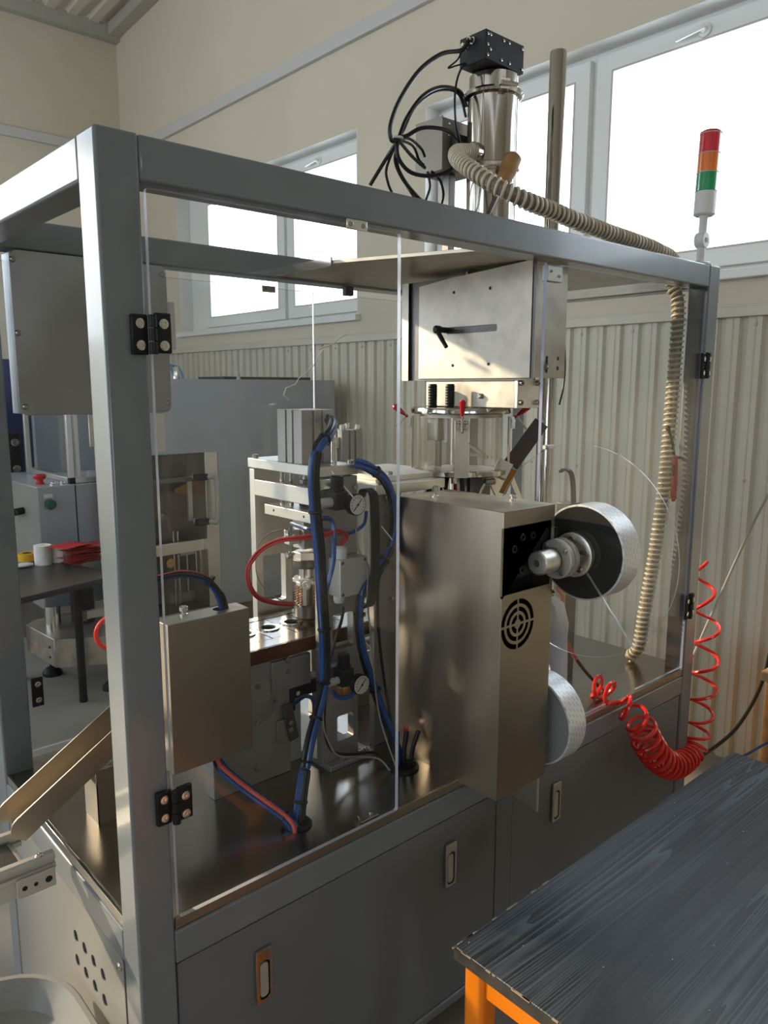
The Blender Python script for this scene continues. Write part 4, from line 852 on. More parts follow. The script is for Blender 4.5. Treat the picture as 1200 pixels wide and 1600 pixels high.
# shelf under the roof frame carrying housing, loader and column
sf = T('hopper_shelf', 'stainless shelf plate with pale front edge under the top rails', 'shelf', (1.4, .44, 2.118))
hl_ = [(1.48, .465)]
build(M().plate([(1.02, w - .01), (1.86, w - .01), (1.86, W - w + .01), (.86, W - w + .01), (.86, .50)], [circ(1.725, .40, .030, 24)], (0, 0, 2.1185), X_, Y_, .010), 'plate', STEELH, sf, .001)
build(M().box(.8535, .859, .50, W - w, 2.112, 2.136), 'front_edge', POLISH, sf)
for x in (1.15, 1.7):
    for y in (w + .001, W - w - .016): B('hanger', STEELH, sf, x, x + .03, y, y + .015, 2.1287, 2.15)
for x, y in ((1.24, .16), (1.24, .34), (1.30, .25)): Cy('hanger_bolt', BOLT, sf, (x, y, 2.1005), (x, y, 2.118), .006, n=10)

# steel column through the top
sp_ = T('steel_column', 'tall polished round steel column rising past the window beside the loader', 'column', (1.725, .40, ZP))
build(M().lathe((1.725, .40, ZP), Z_, [(.060, 0), (.060, .012), (.0275, .014), (.0275, 2.085), (.0255, 2.089), (.0255, 2.092), (1e-5, 2.090)], 36), 'tube', POLISH, sp_)
cxb = B('collar_plate', ALU, sp_, 1.665, 1.82, .35, .45, 2.1292, 2.142, .002)
tag(B('frame_profile', ALUW, None, 1.40, 1.44, .46, .50, 1.1345, 2.1175, .003), 'grey upright profile behind the clear vessel', 'upright')

# vacuum loader
lx, ly = 1.485, .468
vl = T('vacuum_loader', 'polished steel vacuum loader cylinder with black motor box on the machine top', 'vacuum loader', (lx, ly, 2.129))
z0 = 2.1292
build(M().lathe((lx, ly, z0), Z_, [(.095, 0), (.095, .006), (.080, .007), (.080, .322), (.0815, .324), (.0815, .330)], 56), 'lower_cylinder', POLISH, vl)
build(M().lathe((lx, ly, z0 + .330), Z_, [(.083, 0), (.088, .004), (.088, .014), (.083, .018)], 56), 'middle_clamp', CHROME, vl)
build(M().lathe((lx, ly, z0 + .348), Z_, [(.080, 0), (.080, .197), (.087, .200)], 56), 'upper_cylinder', POLISH, vl)
build(M().lathe((lx, ly, z0 + .548), Z_, [(.084, 0), (.092, .003), (.096, .009), (.092, .016), (.084, .019)], 56), 'clamp_ring', CHROME, vl)
build(M().lathe((lx, ly, z0 + .567), Z_, [(.077, 0), (.077, .045), (.070, .050)], 48), 'lid', POLISH, vl)
build(M().obox((lx - .045, ly - .082, z0 + .562), (.03, .02, .03), ((.87, -.5, 0), (.5, .87, 0), Z_)).cyl((lx - .07, ly - .09, z0 + .562), (lx - .015, ly - .108, z0 + .562), .006, n=10), 'clamp_screw', CHROME, vl)
mz0, mz1 = z0 + .6175, z0 + .700
mx0, my0 = 1.361, .395
ang = .0
mb = build(M().box(mx0, mx0 + .180, my0, my0 + .105, mz0, mz1), 'motor_box', BLACKM, vl, .002); lab(mb, 'black anodised motor box with silver screws')
for fx_, fz_ in ((.03, .9), (.1, .9), (.03, .5), (.03, .1), (.1, .35), (.45, .9), (.6, .9), (.97, .9), (.97, .1), (.62, .12), (.40, .12)):
    bolt(mb, (mx0 + .180*fx_*.96 + .003, my0, mz0 + (mz1 - mz0)*(.06 + fz_*.88)), nY, .0042, .0025, 'socket', CHROME, 'screw')
bolt(mb, (mx0, my0 + .05, mz1 - .02), nX, .008, .02, 'hex', CHROME, 'cable_gland'); bolt(mb, (mx0, my0 + .075, mz1 - .03), nX, .008, .02, 'hex', CHROME, 'cable_gland')
zs = 2.504
build(M().lathe((lx - .070, ly - .005, zs), nX, [(.030, 0), (.030, .03), (.024, .034)], 24), 'hose_socket', POLISH, vl)
# square box behind
eb = T('terminal_box', 'small square stainless terminal box beside the loader cylinder', 'terminal box', (1.47, .62, 2.47))
q0 = (1.368, 0.575, 2.630); q1 = (1.372, 0.575, 2.473)
ebx = q0[0]
B('body', BOXDARK, eb, ebx, ebx + .15, .575, .690, q1[2], q0[2], .002); B('lid', BOXDARK, eb, ebx - .003, ebx, .573, .695, q1[2] - .003, q0[2] + .003, .001)
for z in (.03, .10): bolt(eb, (ebx + .03, .575, q0[2] - z*.5), nY, .004, .002, 'pan', CHROME, 'screw')
B('bracket', DARKST, eb, ebx + .04, ebx + .10, .549, .5748, q1[2] + .04, q1[2] + .11); B('stand', DARKST, eb, ebx + .06, ebx + .09, .60, .63, 2.129, q1[2] - .0005)
# dusty handle tool leaning
ht = T('hand_tool', 'dusty amber handled tool leaning against the steel loader cylinder', 'tool', (1.5, .33, 2.13))
h0 = V((1.426, 0.330, 2.471)); h1_ = V((1.367, 0.330, 2.373)); h2_ = V((h1_.x + (h1_.x - h0.x)*.12, .33, h1_.z + (h1_.z - h0.z)*.12)); hd = (h1_ - h0).normalized(); 
build(M().tube([h0, h0 + hd*.006, h0 + hd*.05, h0 + hd*.075, h1_ - hd*.012], [.020, .026, .027, .024, .023], 20, 1, smooth=False), 'grip', DUSTY, ht)
build(M().tube([h1_ - hd*.012, h1_ + hd*.012], .021, 20, 1, smooth=False), 'yellow_collar', YELLOW, ht)
hend = h1_ + hd*((h1_.z - z0)/-hd.z)
build(M().tube([h1_ + hd*.012, hend + Z_*.006], .008, 12, 1, smooth=False).tube([hend + Z_*.030, hend + Z_*.007], .013, 12, 1, smooth=False), 'shank', DARKST, ht)

# ribbed hose: two runs of one hose, over the rail and down inside
hpts = [(lx - .090, ly - .005, 2.504), (1.276, 0.420, 2.472), (1.207, 0.360, 2.431), (1.164, 0.290, 2.390), (1.144, 0.220, 2.348), (1.159, 0.160, 2.307), (1.219, 0.120, 2.277), (1.320, 0.110, 2.265), (1.429, 0.100, 2.250), (1.592, 0.098, 2.239), (1.775, 0.098, 2.230), (1.883, 0.100, 2.221), (2.0, .105, 2.20), (2.022, .11, 2.12), (2.030, 0.090, 2.051), (2.020, 0.086, 1.793), (2.010, 0.089, 1.483), (2.010, 0.107, 1.229), (2.010, 0.136, 0.985), (2.010, 0.153, 0.835), (2.01, .19, ZP + .012)]
rh = T('ribbed_hose', 'cream ribbed suction hose running along the top rail and down inside the far post', 'hose', hpts[-1])
sp2 = spline(hpts, 16)
# resample by length
acc = [0]
for a, b in zip(sp2[:-1], sp2[1:]): acc.append(acc[-1] + (b - a).length)
def at_len(s):
    import bisect
    i = max(1, min(len(acc) - 1, bisect.bisect_left(acc, s))); f = (s - acc[i-1])/max(1e-9, acc[i] - acc[i-1]); return sp2[i-1].lerp(sp2[i], f)
HR = .0185
build(M().tube([at_len(acc[-1]*i/600) for i in range(601)], HR, 14, 1, smooth=False), 'hose_wall', HOSEGAP, rh)
nt_ = int(acc[-1]/.0185); hx = []
tot = acc[-1]; u_ = None; sN = nt_*16
for i in range(sN):
    s = tot*(i/(sN-1)); c = at_len(s); tg = (at_len(min(tot, s + .004)) - at_len(max(0, s - .004))).normalized()
    if u_ is None: u_ = frame(tg)[0]
    u_ = (u_ - tg*u_.dot(tg)).normalized(); w_ = tg.cross(u_); a = 2*math.pi*i/16
    hx.append(c + (u_*math.cos(a) + w_*math.sin(a))*(HR + .002))
build(M().tube(hx, .0044, 6, 1, smooth=False), 'spiral_rib', CREAMH, rh)

# black cables at the loader
lc = T('loader_cables', 'black cables looping and tied beside the vacuum loader', 'cable', (1.25, .5, 2.13))
TIE = (1.105, 0.500, 2.492)
loops = [
 ([(mx0 - .018, my0 + .05, mz1 - .02), (1.318, 0.450, 2.774), (1.241, 0.460, 2.746), (1.169, 0.480, 2.688), (1.112, 0.500, 2.602), (1.075, 0.500, 2.525), (1.080, 0.500, 2.483), TIE, (1.114, 0.520, 2.441), (1.164, 0.540, 2.400), (1.238, 0.560, 2.369), (1.309, 0.580, 2.351)], .0062),
 ([(lx - .056, ly + .062, z0 + .53), (1.404, 0.535, 2.701), (1.304, 0.520, 2.687), (1.193, 0.490, 2.627), (1.138, 0.500, 2.556), TIE, (1.099, 0.540, 2.451), (1.079, 0.560, 2.407), (1.066, 0.580, 2.373)], .0055),
 ([(lx - .058, ly + .062, z0 + .50), (1.400, 0.540, 2.696), (1.298, 0.530, 2.677), (1.186, 0.510, 2.604), (1.135, 0.510, 2.523), TIE, (1.115, 0.560, 2.428), (1.129, 0.570, 2.390), (1.154, 0.580, 2.368)], .0042),
 ([(1.347, 0.470, 2.511), (1.296, 0.450, 2.526), (1.230, 0.440, 2.532), (1.155, 0.450, 2.522), (1.122, 0.480, 2.501), TIE, (1.106, 0.500, 2.444), (1.143, 0.490, 2.408), (1.213, 0.480, 2.406), (1.275, 0.460, 2.426), (1.298, 0.450, 2.457)], .0058),
 ([TIE, (1.180, 0.530, 2.515), (1.258, 0.560, 2.509), (1.280, 0.565, 2.490)], .0042),
 ([TIE, (1.203, 0.540, 2.502), (1.250, 0.560, 2.474), (1.275, 0.565, 2.465)], .0042),
 ([TIE, (1.190, 0.540, 2.477), (1.251, 0.560, 2.465), (1.281, 0.565, 2.458)], .0050),
 ([(1.297, 0.570, 2.451), (1.309, 0.570, 2.411), (1.308, 0.580, 2.382), (1.307, 0.590, 2.364)], .0038),
 ([(1.314, 0.570, 2.454), (1.355, 0.570, 2.434), (1.381, 0.580, 2.401), (1.383, 0.590, 2.371)], .0048),
 ([TIE, (1.134, 0.530, 2.425), (1.179, 0.550, 2.395), (1.257, 0.580, 2.362), (1.317, 0.600, 2.347)], .0038),
 ([(mx0 - .02, my0 + .075, mz1 - .03), (1.323, 0.470, 2.757), (1.290, 0.480, 2.726), (1.323, 0.480, 2.740), (1.376, 0.490, 2.764)], .0026),
 ([(1.379, 0.490, 2.772), (1.292, 0.440, 2.694), (1.258, 0.420, 2.625), (1.263, 0.420, 2.555), (1.302, 0.440, 2.514)], .0034)]
for pts, r in loops: tube('cable', BLKHOSE, lc, pts, r, 8)
build(M().lathe(V(TIE) + V((0, 0, .0)), Z_, [(.016, 0), (.017, .003), (.016, .006)], 14), 'cable_tie', WHITEP, lc)

# sensor bracket behind the feeder box: bar, block and amber piece
sb = T('sensor_bracket', 'aluminium angled bracket with amber block and dark brown flat bar above the feeder box', 'bracket', (1.32, .27, 1.4))
def slab(name, m, parent, a, b, wd, th, wdir, bv=.001):
    q = M(); q.strip([a, b], wd, th, wdir, 1); return build(q, name, m, parent, bv)
slab('brown_bar', BROWN, sb, (1.354, 0.250, 1.545), (1.502, 0.250, 1.670), .050, .006, (.60, -.54, -.58), .002)
slab('angle_plate', ALU, sb, (1.273, 0.258, 1.519), (1.328, 0.258, 1.447), .050, .005, (.8, 0, .35))
slab('clamp_block', ALU, sb, (1.282, 0.240, 1.514), (1.316, 0.240, 1.556), .046, .020, (.60, -.54, -.40))
slab('amber_block', AMBER, sb, (1.287, 0.225, 1.466), (1.336, 0.225, 1.531), .020, .014, (.60, -.54, -.30))
slab('leg_plate', ALU, sb, (1.376, 0.275, 1.518), (1.442, 0.275, 1.414), .026, .006, (1, 0, 0))
Cy('pivot', BOLT, sb, (1.235, 0.215, 1.506), (1.203, 0.225, 1.504), .010, n=16)
build(M().tube([(1.198, 0.220, 1.501), (1.184, 0.220, 1.484), (1.174, 0.220, 1.462)], .004, 8, 4), 'lever', CHROME, sb)
hs2 = tag(build(M().strip([(1.687, 0.300, 1.495), (1.665, 0.270, 1.508), (1.666, 0.250, 1.503), (1.683, 0.250, 1.480), (1.694, 0.250, 1.427), (1.697, 0.250, 1.391)], .022, .007, (1, 0, 0), 6), 'pull_handle', BLACK, None, .001), 'black bent pull handle standing up behind the upper foil roll', 'handle')
st_ = B('handle_stand', DARKST, None, hs2.location.x - .01, hs2.location.x + .05, .245, .30, ZP, hs2.location.z - .0005); tag(st_, 'dark steel stand behind the upper foil roll', 'stand')
tag(tube('black_cable', BLKHOSE, None, [(1.802, 0.420, 2.081), (1.868, 0.440, 1.975), (1.901, 0.450, 1.863), (1.895, 0.450, 1.781), (1.861, 0.440, 1.719)], .004), 'black cable bowing out beside the steel column', 'cable')

# ================================================================ stack light
sk = T('stack_light', 'red orange and green signal tower on the far corner of the top rail', 'signal light', (2.06, .036, ZT))
b0 = V((2.055, .036, ZT)); tl = V((.05, .0, 1)).normalized()
build(M().lathe(b0, Z_, [(.034, 0), (.034, .006), (.028, .010), (.015, .013), (.0135, .060)], 28), 'base', WHITEP, sk)
bj = b0 + Z_*.080
build(M().cyl(bj + V((0, -.016, 0)), bj + V((0, .016, 0)), .026, n=28), 'joint', WHITEP, sk, .003); bolt(sk, bj + V((0, -.016, 0)), nY, .008, .003, 'socket', BOXP)
build(M().lathe(bj, tl, [(.013, .020), (.013, .070), (.016, .078)], 24), 'stem', WHITEP, sk)
cur = bj + tl*.078
for nm, m, r, h in (('body', WHITEP, .034, .076), ('green_lens', LAMG, .035, .060), ('orange_lens', LAMO, .035, .060), ('red_lens', LAMR, .035, .062)):
    if nm == 'body': build(M().lathe(cur, tl, [(.028, 0), (r, .004), (r, h - .001)], 36), nm, m, sk)
    else:
        build(M().lathe(cur, tl, [(r, 0), (r, h - .003)], 36), nm, m, sk); build(M().lathe(cur + tl*(h - .003), tl, [(r + .0008, 0), (r + .0008, .0025)], 36), 'ring', BOXP, sk)
    cur = cur + tl*h
build(M().lathe(cur, tl, [(.0355, 0), (.0355, .004), (.030, .008)], 36), 'cap', LAMR, sk)

# ================================================================ red coil hose, air gun
cpts = [(2.225, 0.038, 1.142), (2.225, 0.017, 1.019), (2.225, -0.000, 0.887), (2.220, -0.005, 0.752), (2.210, -0.007, 0.616), (2.200, -0.002, 0.503), (2.170, -0.004, 0.436), (2.080, -0.013, 0.423), (1.878, -0.070, 0.495), (1.765, -0.080, 0.563), (1.682, -0.080, 0.647), (1.644, -0.070, 0.721), (1.605, -0.045, 0.772), (1.600, -0.005, 0.799), (1.612, 0.045, 0.811), (1.614, 0.085, 0.811)]
crad = [.020, .034, .044, .046, .046, .045, .044, .042, .042, .046, .046, .042, .036, .036, .034, .034]
turns = [1.0, 1.0, 1.1, 1.3, 1.3, 1.5, 3.0, 3.0, 3.0, 3.2, 2.2, 1.2, .8, .8, 1.2]
q = M(); cs = spline(cpts, 30); hx = []; u_ = None; ph = 0.0
for i in range(len(cs) - 1):
    seg = min(i // 30, 14); f = (i % 30)/30
    ph_step = turns[seg]/30*2*math.pi; rr = crad[seg]*(1-f) + crad[seg+1]*f
    tg = (cs[min(i+2, len(cs)-1)] - cs[max(i-2, 0)]).normalized()
    if u_ is None: u_ = frame(tg)[0]
    u_ = (u_ - tg*u_.dot(tg)).normalized(); w_ = tg.cross(u_)
    for k in range(4):
        c = cs[i].lerp(cs[i+1], k/4); a = ph + ph_step*k/4; hx.append(c + (u_*math.cos(a) + w_*math.sin(a))*rr)
    ph += ph_step
zmin = ZP + .0065
hx = [V((p.x, p.y, max(p.z, zmin))) if p.y > -.003 and p.x < 1.75 else p for p in hx]
hc = T('coil_hose', 'bright red coiled air hose drooping from the far post in front of the cabinet', 'hose', (2.1, -.05, .45))
build(M().tube(hx, .0064, 8, 1, smooth=False), 'coil', REDHOSE, hc)
tube('hose_lead', SALMON, hc, [(1.449, 0.130, 1.162), (1.442, 0.100, 1.135), (1.432, 0.120, 1.110), (1.463, 0.130, 1.051), (1.510, 0.120, 0.963), (1.542, 0.110, 0.911)], .0065)
tube('black_lead', BLACK, hc, [(1.542, 0.110, 0.911), (1.593, 0.105, 0.856), (1.645, 0.100, 0.808), (1.687, 0.090, 0.761)], .0058)
build(M().cyl((1.666, 0.092, 0.777), (1.712, 0.085, 0.744), .010, n=12), 'coupling', BLACK, hc)
ag = T('air_gun', 'red hand air gun with black curved nozzle hanging on the far post', 'air gun', (2.03, .06, 1.45))
g0, g1 = (2.017, 0.066, 1.547), (2.029, 0.066, 1.411)
build(M().tube([g0, V(g0).lerp(V(g1), .2), V(g0).lerp(V(g1), .8), g1], [.012, .014, .013, .010], 14, 1, smooth=False), 'grip', SALMON, ag)
build(M().tube([g1, V(g1) + V((-.004, -.004, -.014)), V(g1) + V((-.016, -.01, -.018))], [.010]*7 + [.007]*6, 12, 6), 'hook', SALMON, ag)
build(M().tube([g0, (2.003, 0.066, 1.586), (1.969, 0.060, 1.625), (1.944, 0.055, 1.647)], .0048, 10, 6).sphere((1.944, 0.055, 1.645), .009, 8), 'nozzle', BLACK, ag)
build(M().tube([V(g0) + V((-.012, -.006, -.03)), V(g0) + V((-.016, -.008, -.07))], .004, 8, 1, smooth=False), 'trigger', BLACK, ag)
B('peg', DARKST, ag, g0[0] - .01, 2.0575, .058, .0725, g0[2] - .012, g0[2] - .004) if g0[0] < 2.056 else None

# ================================================================ chute conveyor and tub at the left
cv = T('outfeed_conveyor', 'aluminium profile outfeed conveyor end under the chute', 'conveyor', (-.4, .38, 0))
ce_ = (-0.044, 0.325, 0.799); zc1 = ce_[2] + .004; xe = -.035
def prof_bar(nm, y0, y1, z0, z1, x0, x1, m=ALUW):
    g = (z1 - z0)
    pts = [(y0, z0), (y0, z0 + g*.30), (y0 + .006, z0 + g*.36), (y0 + .006, z0 + g*.56), (y0, z0 + g*.62), (y0, z1 - .006), (y0 + .006, z1), (y1, z1), (y1, z0)]
    return build(M().plate(pts, [], (x0, 0, 0), Y_, Z_, x1 - x0), nm, m, cv, .0008)
prof_bar('side_rail', .325, .345, zc1 - .030, zc1 + .004, -1.3, xe)
prof_bar('side_rail', .455, .475, zc1 - .030, zc1 + .004, -1.3, xe - .03)
B('belt', DARKST, cv, -1.3, xe - .06, .3455, .4545, zc1 - .022, zc1 - .012, .004)
build(M().cyl((xe - .06, .346, zc1 - .028), (xe - .06, .4545, zc1 - .028), .014, n=20), 'end_roller', ALUW, cv)
B('mount_plate', ALUW, cv, xe - .078, xe - .004, .319, .3245, zc1 - .066, zc1 - .024, .001); B('lower_rail', ALUW, cv, -1.3, xe - .08, .328, .36, zc1 - .066, zc1 - .031, .001)
for k, (dx, r) in enumerate(((.018, .0075), (.044, .0045), (.066, .0055))): bolt(cv, (xe - dx, .3189, zc1 - .046), nY, r, .0008, 'pan', BLACK, 'bolt_hole')
bolt(cv, (xe - .03, .335, zc1 + .004), Z_, .008, .005, 'pan', CHROME)
for x in (-.55, -1.2): B('conveyor_leg', ALUW, cv, x, x + .04, .36, .44, 0, zc1 - .0315, .002)
zt_ = .50
tb = T('plastic_tub', 'pale grey round cornered plastic tub on the floor before the end panel', 'tub', (-.26, .23, 0))
def tub_loop(inset, zz, r): return [Vector((a, b, zz)) for a, b in rrect(-.52 + inset, -.022 - inset, -.06 + inset, .445 - inset, r, 8)]
tl_ = [tub_loop(.09, 0, .10), tub_loop(.004, zt_ - .02, .17), tub_loop(0, zt_ - .004, .175), tub_loop(.004, zt_, .172), tub_loop(.014, zt_, .165), tub_loop(.022, zt_ - .014, .158), tub_loop(.045, zt_ - .050, .14), tub_loop(.07, zt_ - .058, .12)]
q = M()
for l in tl_: q.v += l
k = len(tl_[0])
for j in range(len(tl_) - 1):
    for i in range(k): q.face((j*k + i, j*k + (i+1) % k, (j+1)*k + (i+1) % k, (j+1)*k + i))
q.face(list(range(k))[::-1]); q.face([(len(tl_)-1)*k + i for i in range(k)])
for i_, v_ in enumerate(q.v): q.v[i_] = Vector((v_.x, v_.y, v_.z))
build(q, 'tub', TUBG, tb)

# ================================================================ front table
ft = T('work_table', 'black wood grain table with bright orange steel legs in the foreground', 'table', (1.08, -.80, 0))
tz = .735; tx0, tx1, ty1, ty0 = 0.461, 1.645, -0.365, -1.22
tp = build(M().box(tx0, tx1, ty0, ty1, tz - .026, tz), 'tabletop', TABLE, ft, .002)
eg = build(M().box(tx0 - .0012, tx0 - .0002, ty0, ty1, tz - .026, tz - .0015), 'edge_band', mat('worn_dark_edge', (.055, .045, .038), .5, var=.35, vscale=30), ft)
q = M()
for i in range(46):
    a = random.random(); p = V((tx0 + .30*a*a, ty1 - .0008, tz - .001)) if i < 22 else V((tx0 - .0004, ty1 - (ty1 - ty0)*a*.8, tz - .001)); s = random.uniform(.002, .005)
    q.obox(p, (s*(3 if i < 22 else .8), s*(.8 if i < 22 else 3), .0022))
o = build(q, 'edge_chips', mat('bare_chipboard', (.42, .33, .22), .8), ft); o['kind'] = 'stuff'
q = M()
for i in range(34):
    p = V((tx0 + random.random()*(tx1 - tx0), ty1 - random.random()*.6, tz + .0003)); s = random.uniform(.0006, .0016); q.obox(p, (s*random.uniform(1, 2.5), s, .0006))
o = build(q, 'crumbs', mat('pale_crumbs', (.6, .58, .52), .8), ft); o['kind'] = 'stuff'
lr = .024
for x in (tx0 + .012 + lr, tx1 - .03 - lr):
    for y in (ty1 - .012 - lr, ty0 + .03 + lr): build(M().plate(rrect(x - lr, x + lr, y - lr, y + lr, .012), [], (0, 0, 0), X_, Y_, tz - .0262), 'leg', ORANGE, ft)
ya, yb_ = ty1 - .012 - lr, ty0 + .03 + lr
B('apron_rail', ORANGE, ft, tx0 + .020, tx0 + .050, yb_ + lr, ya - lr, tz - .085, tz - .030, .004); B('apron_rail', ORANGE, ft, tx0 + .012 + 2*lr, tx1 - .03 - 2*lr, ya - .016, ya + .014, tz - .085, tz - .030, .004)
B('apron_rail', ORANGE, ft, tx1 - .066, tx1 - .040, yb_ + lr, ya - lr, tz - .085, tz - .030, .004)

# things at the right edge, against the window wall
wp = T('wooden_cabinet', 'brown wooden cabinet corner at the right edge behind the black table', 'cabinet', (2.75, -.3, 0))
wx = (2.474, -0.120, 0.669)
pz = (2.620, -0.063, 0.636); pz2 = (2.620, -0.065, 0.610)
B('body', WOODB, wp, 2.62, 3.04, pz[1] - .5, pz[1] - .012, 0, pz2[2], .002); B('top', mat('pale_brown_wood', (.42, .26, .14), .5, var=.15), wp, 2.60, 3.045, pz[1] - .52, pz[1] + .004, pz2[2] + .0003, pz[2] + .012, .003)
tag(tube('taut_cable', GREYWIRE, None, [(2.250, 0.058, 0.765), (2.550, 0.095, 0.970), (2.950, 0.164, 1.173), (3.040, 0.130, 1.332)], .006), 'grey brown cable running diagonally across the cladding', 'cable')
tag(tube('black_cable', BLKHOSE, None, [(2.450, 0.091, 0.274), (2.600, 0.093, 0.272), (2.700, 0.060, 0.331), (2.800, 0.035, 0.436), (2.900, 0.035, 0.542), (3.000, 0.057, 0.661)], .008), 'thick black cable sagging in front of the cladding', 'cable')
tag(tube('blue_cable', BLUEHOSE, None, [(2.350, -0.114, 0.386), (2.400, -0.122, 0.388), (2.450, -0.132, 0.396), (2.500, -0.147, 0.407)], .005), 'short blue cable beyond the corner of the black table', 'cable')
# ================================================================ background: table with supplies
tzb = .72
bt = T('side_table', 'dark table with round black leg in the left background', 'table', (1.0, 3.1, 0))
ex = V((.968, .252, 0)).normalized(); ey = V((-.252, .968, 0)).normalized(); tc0 = V((0.640, 2.795, 0))
q = M(); q.obox(tc0 - ex*.06 + ey*.36 + Z_*(tzb - .017), (1.32, .72, .034), (ex, ey, Z_)); build(q, 'tabletop', mat('dark_laminate', (.040, .038, .037), .32), bt, .003)
lp = V((.985, 3.0, 0))
for p in (lp, lp + ey*.62, lp - ex*.90 + V((0, .02, 0)), lp - ex*.90 + ey*.60):
    build(M().lathe((p.x, p.y, 0), Z_, [(.024, 0), (.024, .012), (.022, .014), (.022, tzb - .040), (.05, tzb - .038), (.05, tzb - .0345)], 20), 'leg', BLACK, bt)
pr = (0.972, 3.434, 0.720); 
tr_ = T('toilet_roll', 'white paper roll standing on the dark side table', 'paper roll', (pr[0], pr[1] + .05, tzb))
c = (pr[0], pr[1] + .055)
build(M().lathe((*c, tzb + .0003), Z_, [(.02, 0), (.050, 0), (.050, .118), (.02, .118)], 36, closed=True), 'roll', PAPER, tr_); build(M().strip([(c[0] + .0505, c[1], tzb + .06), (c[0] + .056, c[1] - .025, tzb + .06), (c[0] + .085, c[1] - .045, tzb + .06), (c[0] + .10, c[1] - .05, tzb + .06)], .112, .001, (0, 0, 1), 6), 'loose_sheet', PAPER, tr_)
pt = (0.892, 3.505, 0.720)
tg_ = T('tape_roll', 'yellow and brown tape roll lying behind the white paper roll', 'tape', (pt[0], pt[1] + .12, tzb)); tcn = (0.916 + .02, 3.619 + .05)
build(M().lathe((*tcn, tzb + .0003), Z_, [(.030, 0), (.055, 0), (.055, .045), (.030, .045)], 28, closed=True), 'tape', YELLOW, tg_); build(M().lathe((*tcn, tzb + .0002), Z_, [(.026, 0), (.0298, 0), (.0298, .046), (.026, .046)], 28, closed=True), 'core', WOODB, tg_)
q = M(); pw = V((0.872 - .02, 3.478, tzb)); q.sphere(pw + Z_*.014, .05, 8, (1.2, .55, .28)); tag(build(q, 'paper_towel', PAPER), 'crumpled white tissue lying left of the paper roll', 'tissue')
# red foil bags in an uneven stack
pb = V((1.112 + .055, 3.311 + .10, tzb)); n = 0
names = ['lowest', 'second lowest', 'third', 'fourth', 'fifth', 'sixth', 'seventh', 'topmost']
for i in range(8):
    a = [.25, -.15, .3, .05, -.3, .2, -.05, .42][i]; dx, dy = [0, .03, -.02, .04, .05, -.01, .05, -.07][i], [0, .01, -.015, .0, .02, -.01, .01, .0][i]
    u = V((math.cos(a), math.sin(a), .0)); v = V((-math.sin(a), math.cos(a), 0)); q = M(); cc = pb + V((dx, dy, (.0082 + i*.0150))); g = 7
    for yy in range(g):
        for xx in range(g):
            s, t_ = xx/(g-1)*2 - 1, yy/(g-1)*2 - 1; bulge = (.0068)*(1 - s*s)*(1 - t_*t_) + .0006
            q.v.append(cc + u*(s*.10) + v*(t_*.085) + Z_*bulge)
    for yy in range(g):
        for xx in range(g):
            p = q.v[yy*g + xx]; s, t_ = xx/(g-1)*2 - 1, yy/(g-1)*2 - 1; q.v.append(p - Z_*2*((.0068)*(1 - s*s)*(1 - t_*t_) + .0006))
    N = g*g
    for yy in range(g-1):
        for xx in range(g-1):
            k = yy*g + xx; q.face((k, k+1, k+g+1, k+g)); q.face((N+k+g, N+k+g+1, N+k+1, N+k))
    for k in range(g-1):
        q.face((k, N+k, N+k+1, k+1)); q.face((N-g+k+1, 2*N-g+k+1, 2*N-g+k, N-g+k)); q.face((k*g+g, N+k*g+g, N+k*g, k*g)); q.face((k*g+g-1, N+k*g+g-1, N+k*g+2*g-1, k*g+2*g-1))
    tag(build(q, 'foil_bag', REDBAG), 'red foil bag, %s of the stack beside the white paper roll' % names[i], 'bag', 'red foil bags on the side table')

# ================================================================ background: second machine
gh = T('second_machine', 'large plain grey machine hood with a dark window opening behind the machine', 'machine', (2.25, 3.4, 0))
y0 = 3.10
wx0, wx1, wz0, wz1 = 1.45, 1.956, 0.388 - .02, 1.372
gx0, gx1, gzt = 1.40, 2.909, 1.826
HOOD = mat('hood_grey_paint', (.36, .385, .41), .35, coat=.2, var=.03)
build(M().plate([(gx0, .35), (gx1, .35), (gx1, gzt), (gx0, gzt)], [rect(wx0, wx1, wz0, wz1)], (0, y0 + .004, 0), X_, Z_, .004), 'front_sheet', HOOD, gh, .001)
B('top_sheet', HOOD, gh, gx0, gx1, y0 + .0045, y0 + .60, gzt - .004, gzt); B('right_sheet', HOOD, gh, gx1 - .004, gx1, y0 + .0045, y0 + .60, .35, gzt - .0045); B('left_sheet', HOOD, gh, gx0, gx0 + .004, y0 + .0045, y0 + .60, .35, gzt - .0045); B('back_sheet', HOOD, gh, gx0 + .0045, gx1 - .0045, y0 + .596, y0 + .60, .35, gzt - .0045)
B('base', DARKST, gh, gx0 + .02, gx1 - .02, y0 + .02, y0 + .58, .06, .3495); 
for x in (gx0 + .1, gx1 - .1):
    for y in (y0 + .1, y0 + .5): build(M().lathe((x, y, 0), Z_, [(.05, 0), (.05, .02), (.015, .03), (.015, .0595)], 16), 'foot', BLACK, gh)
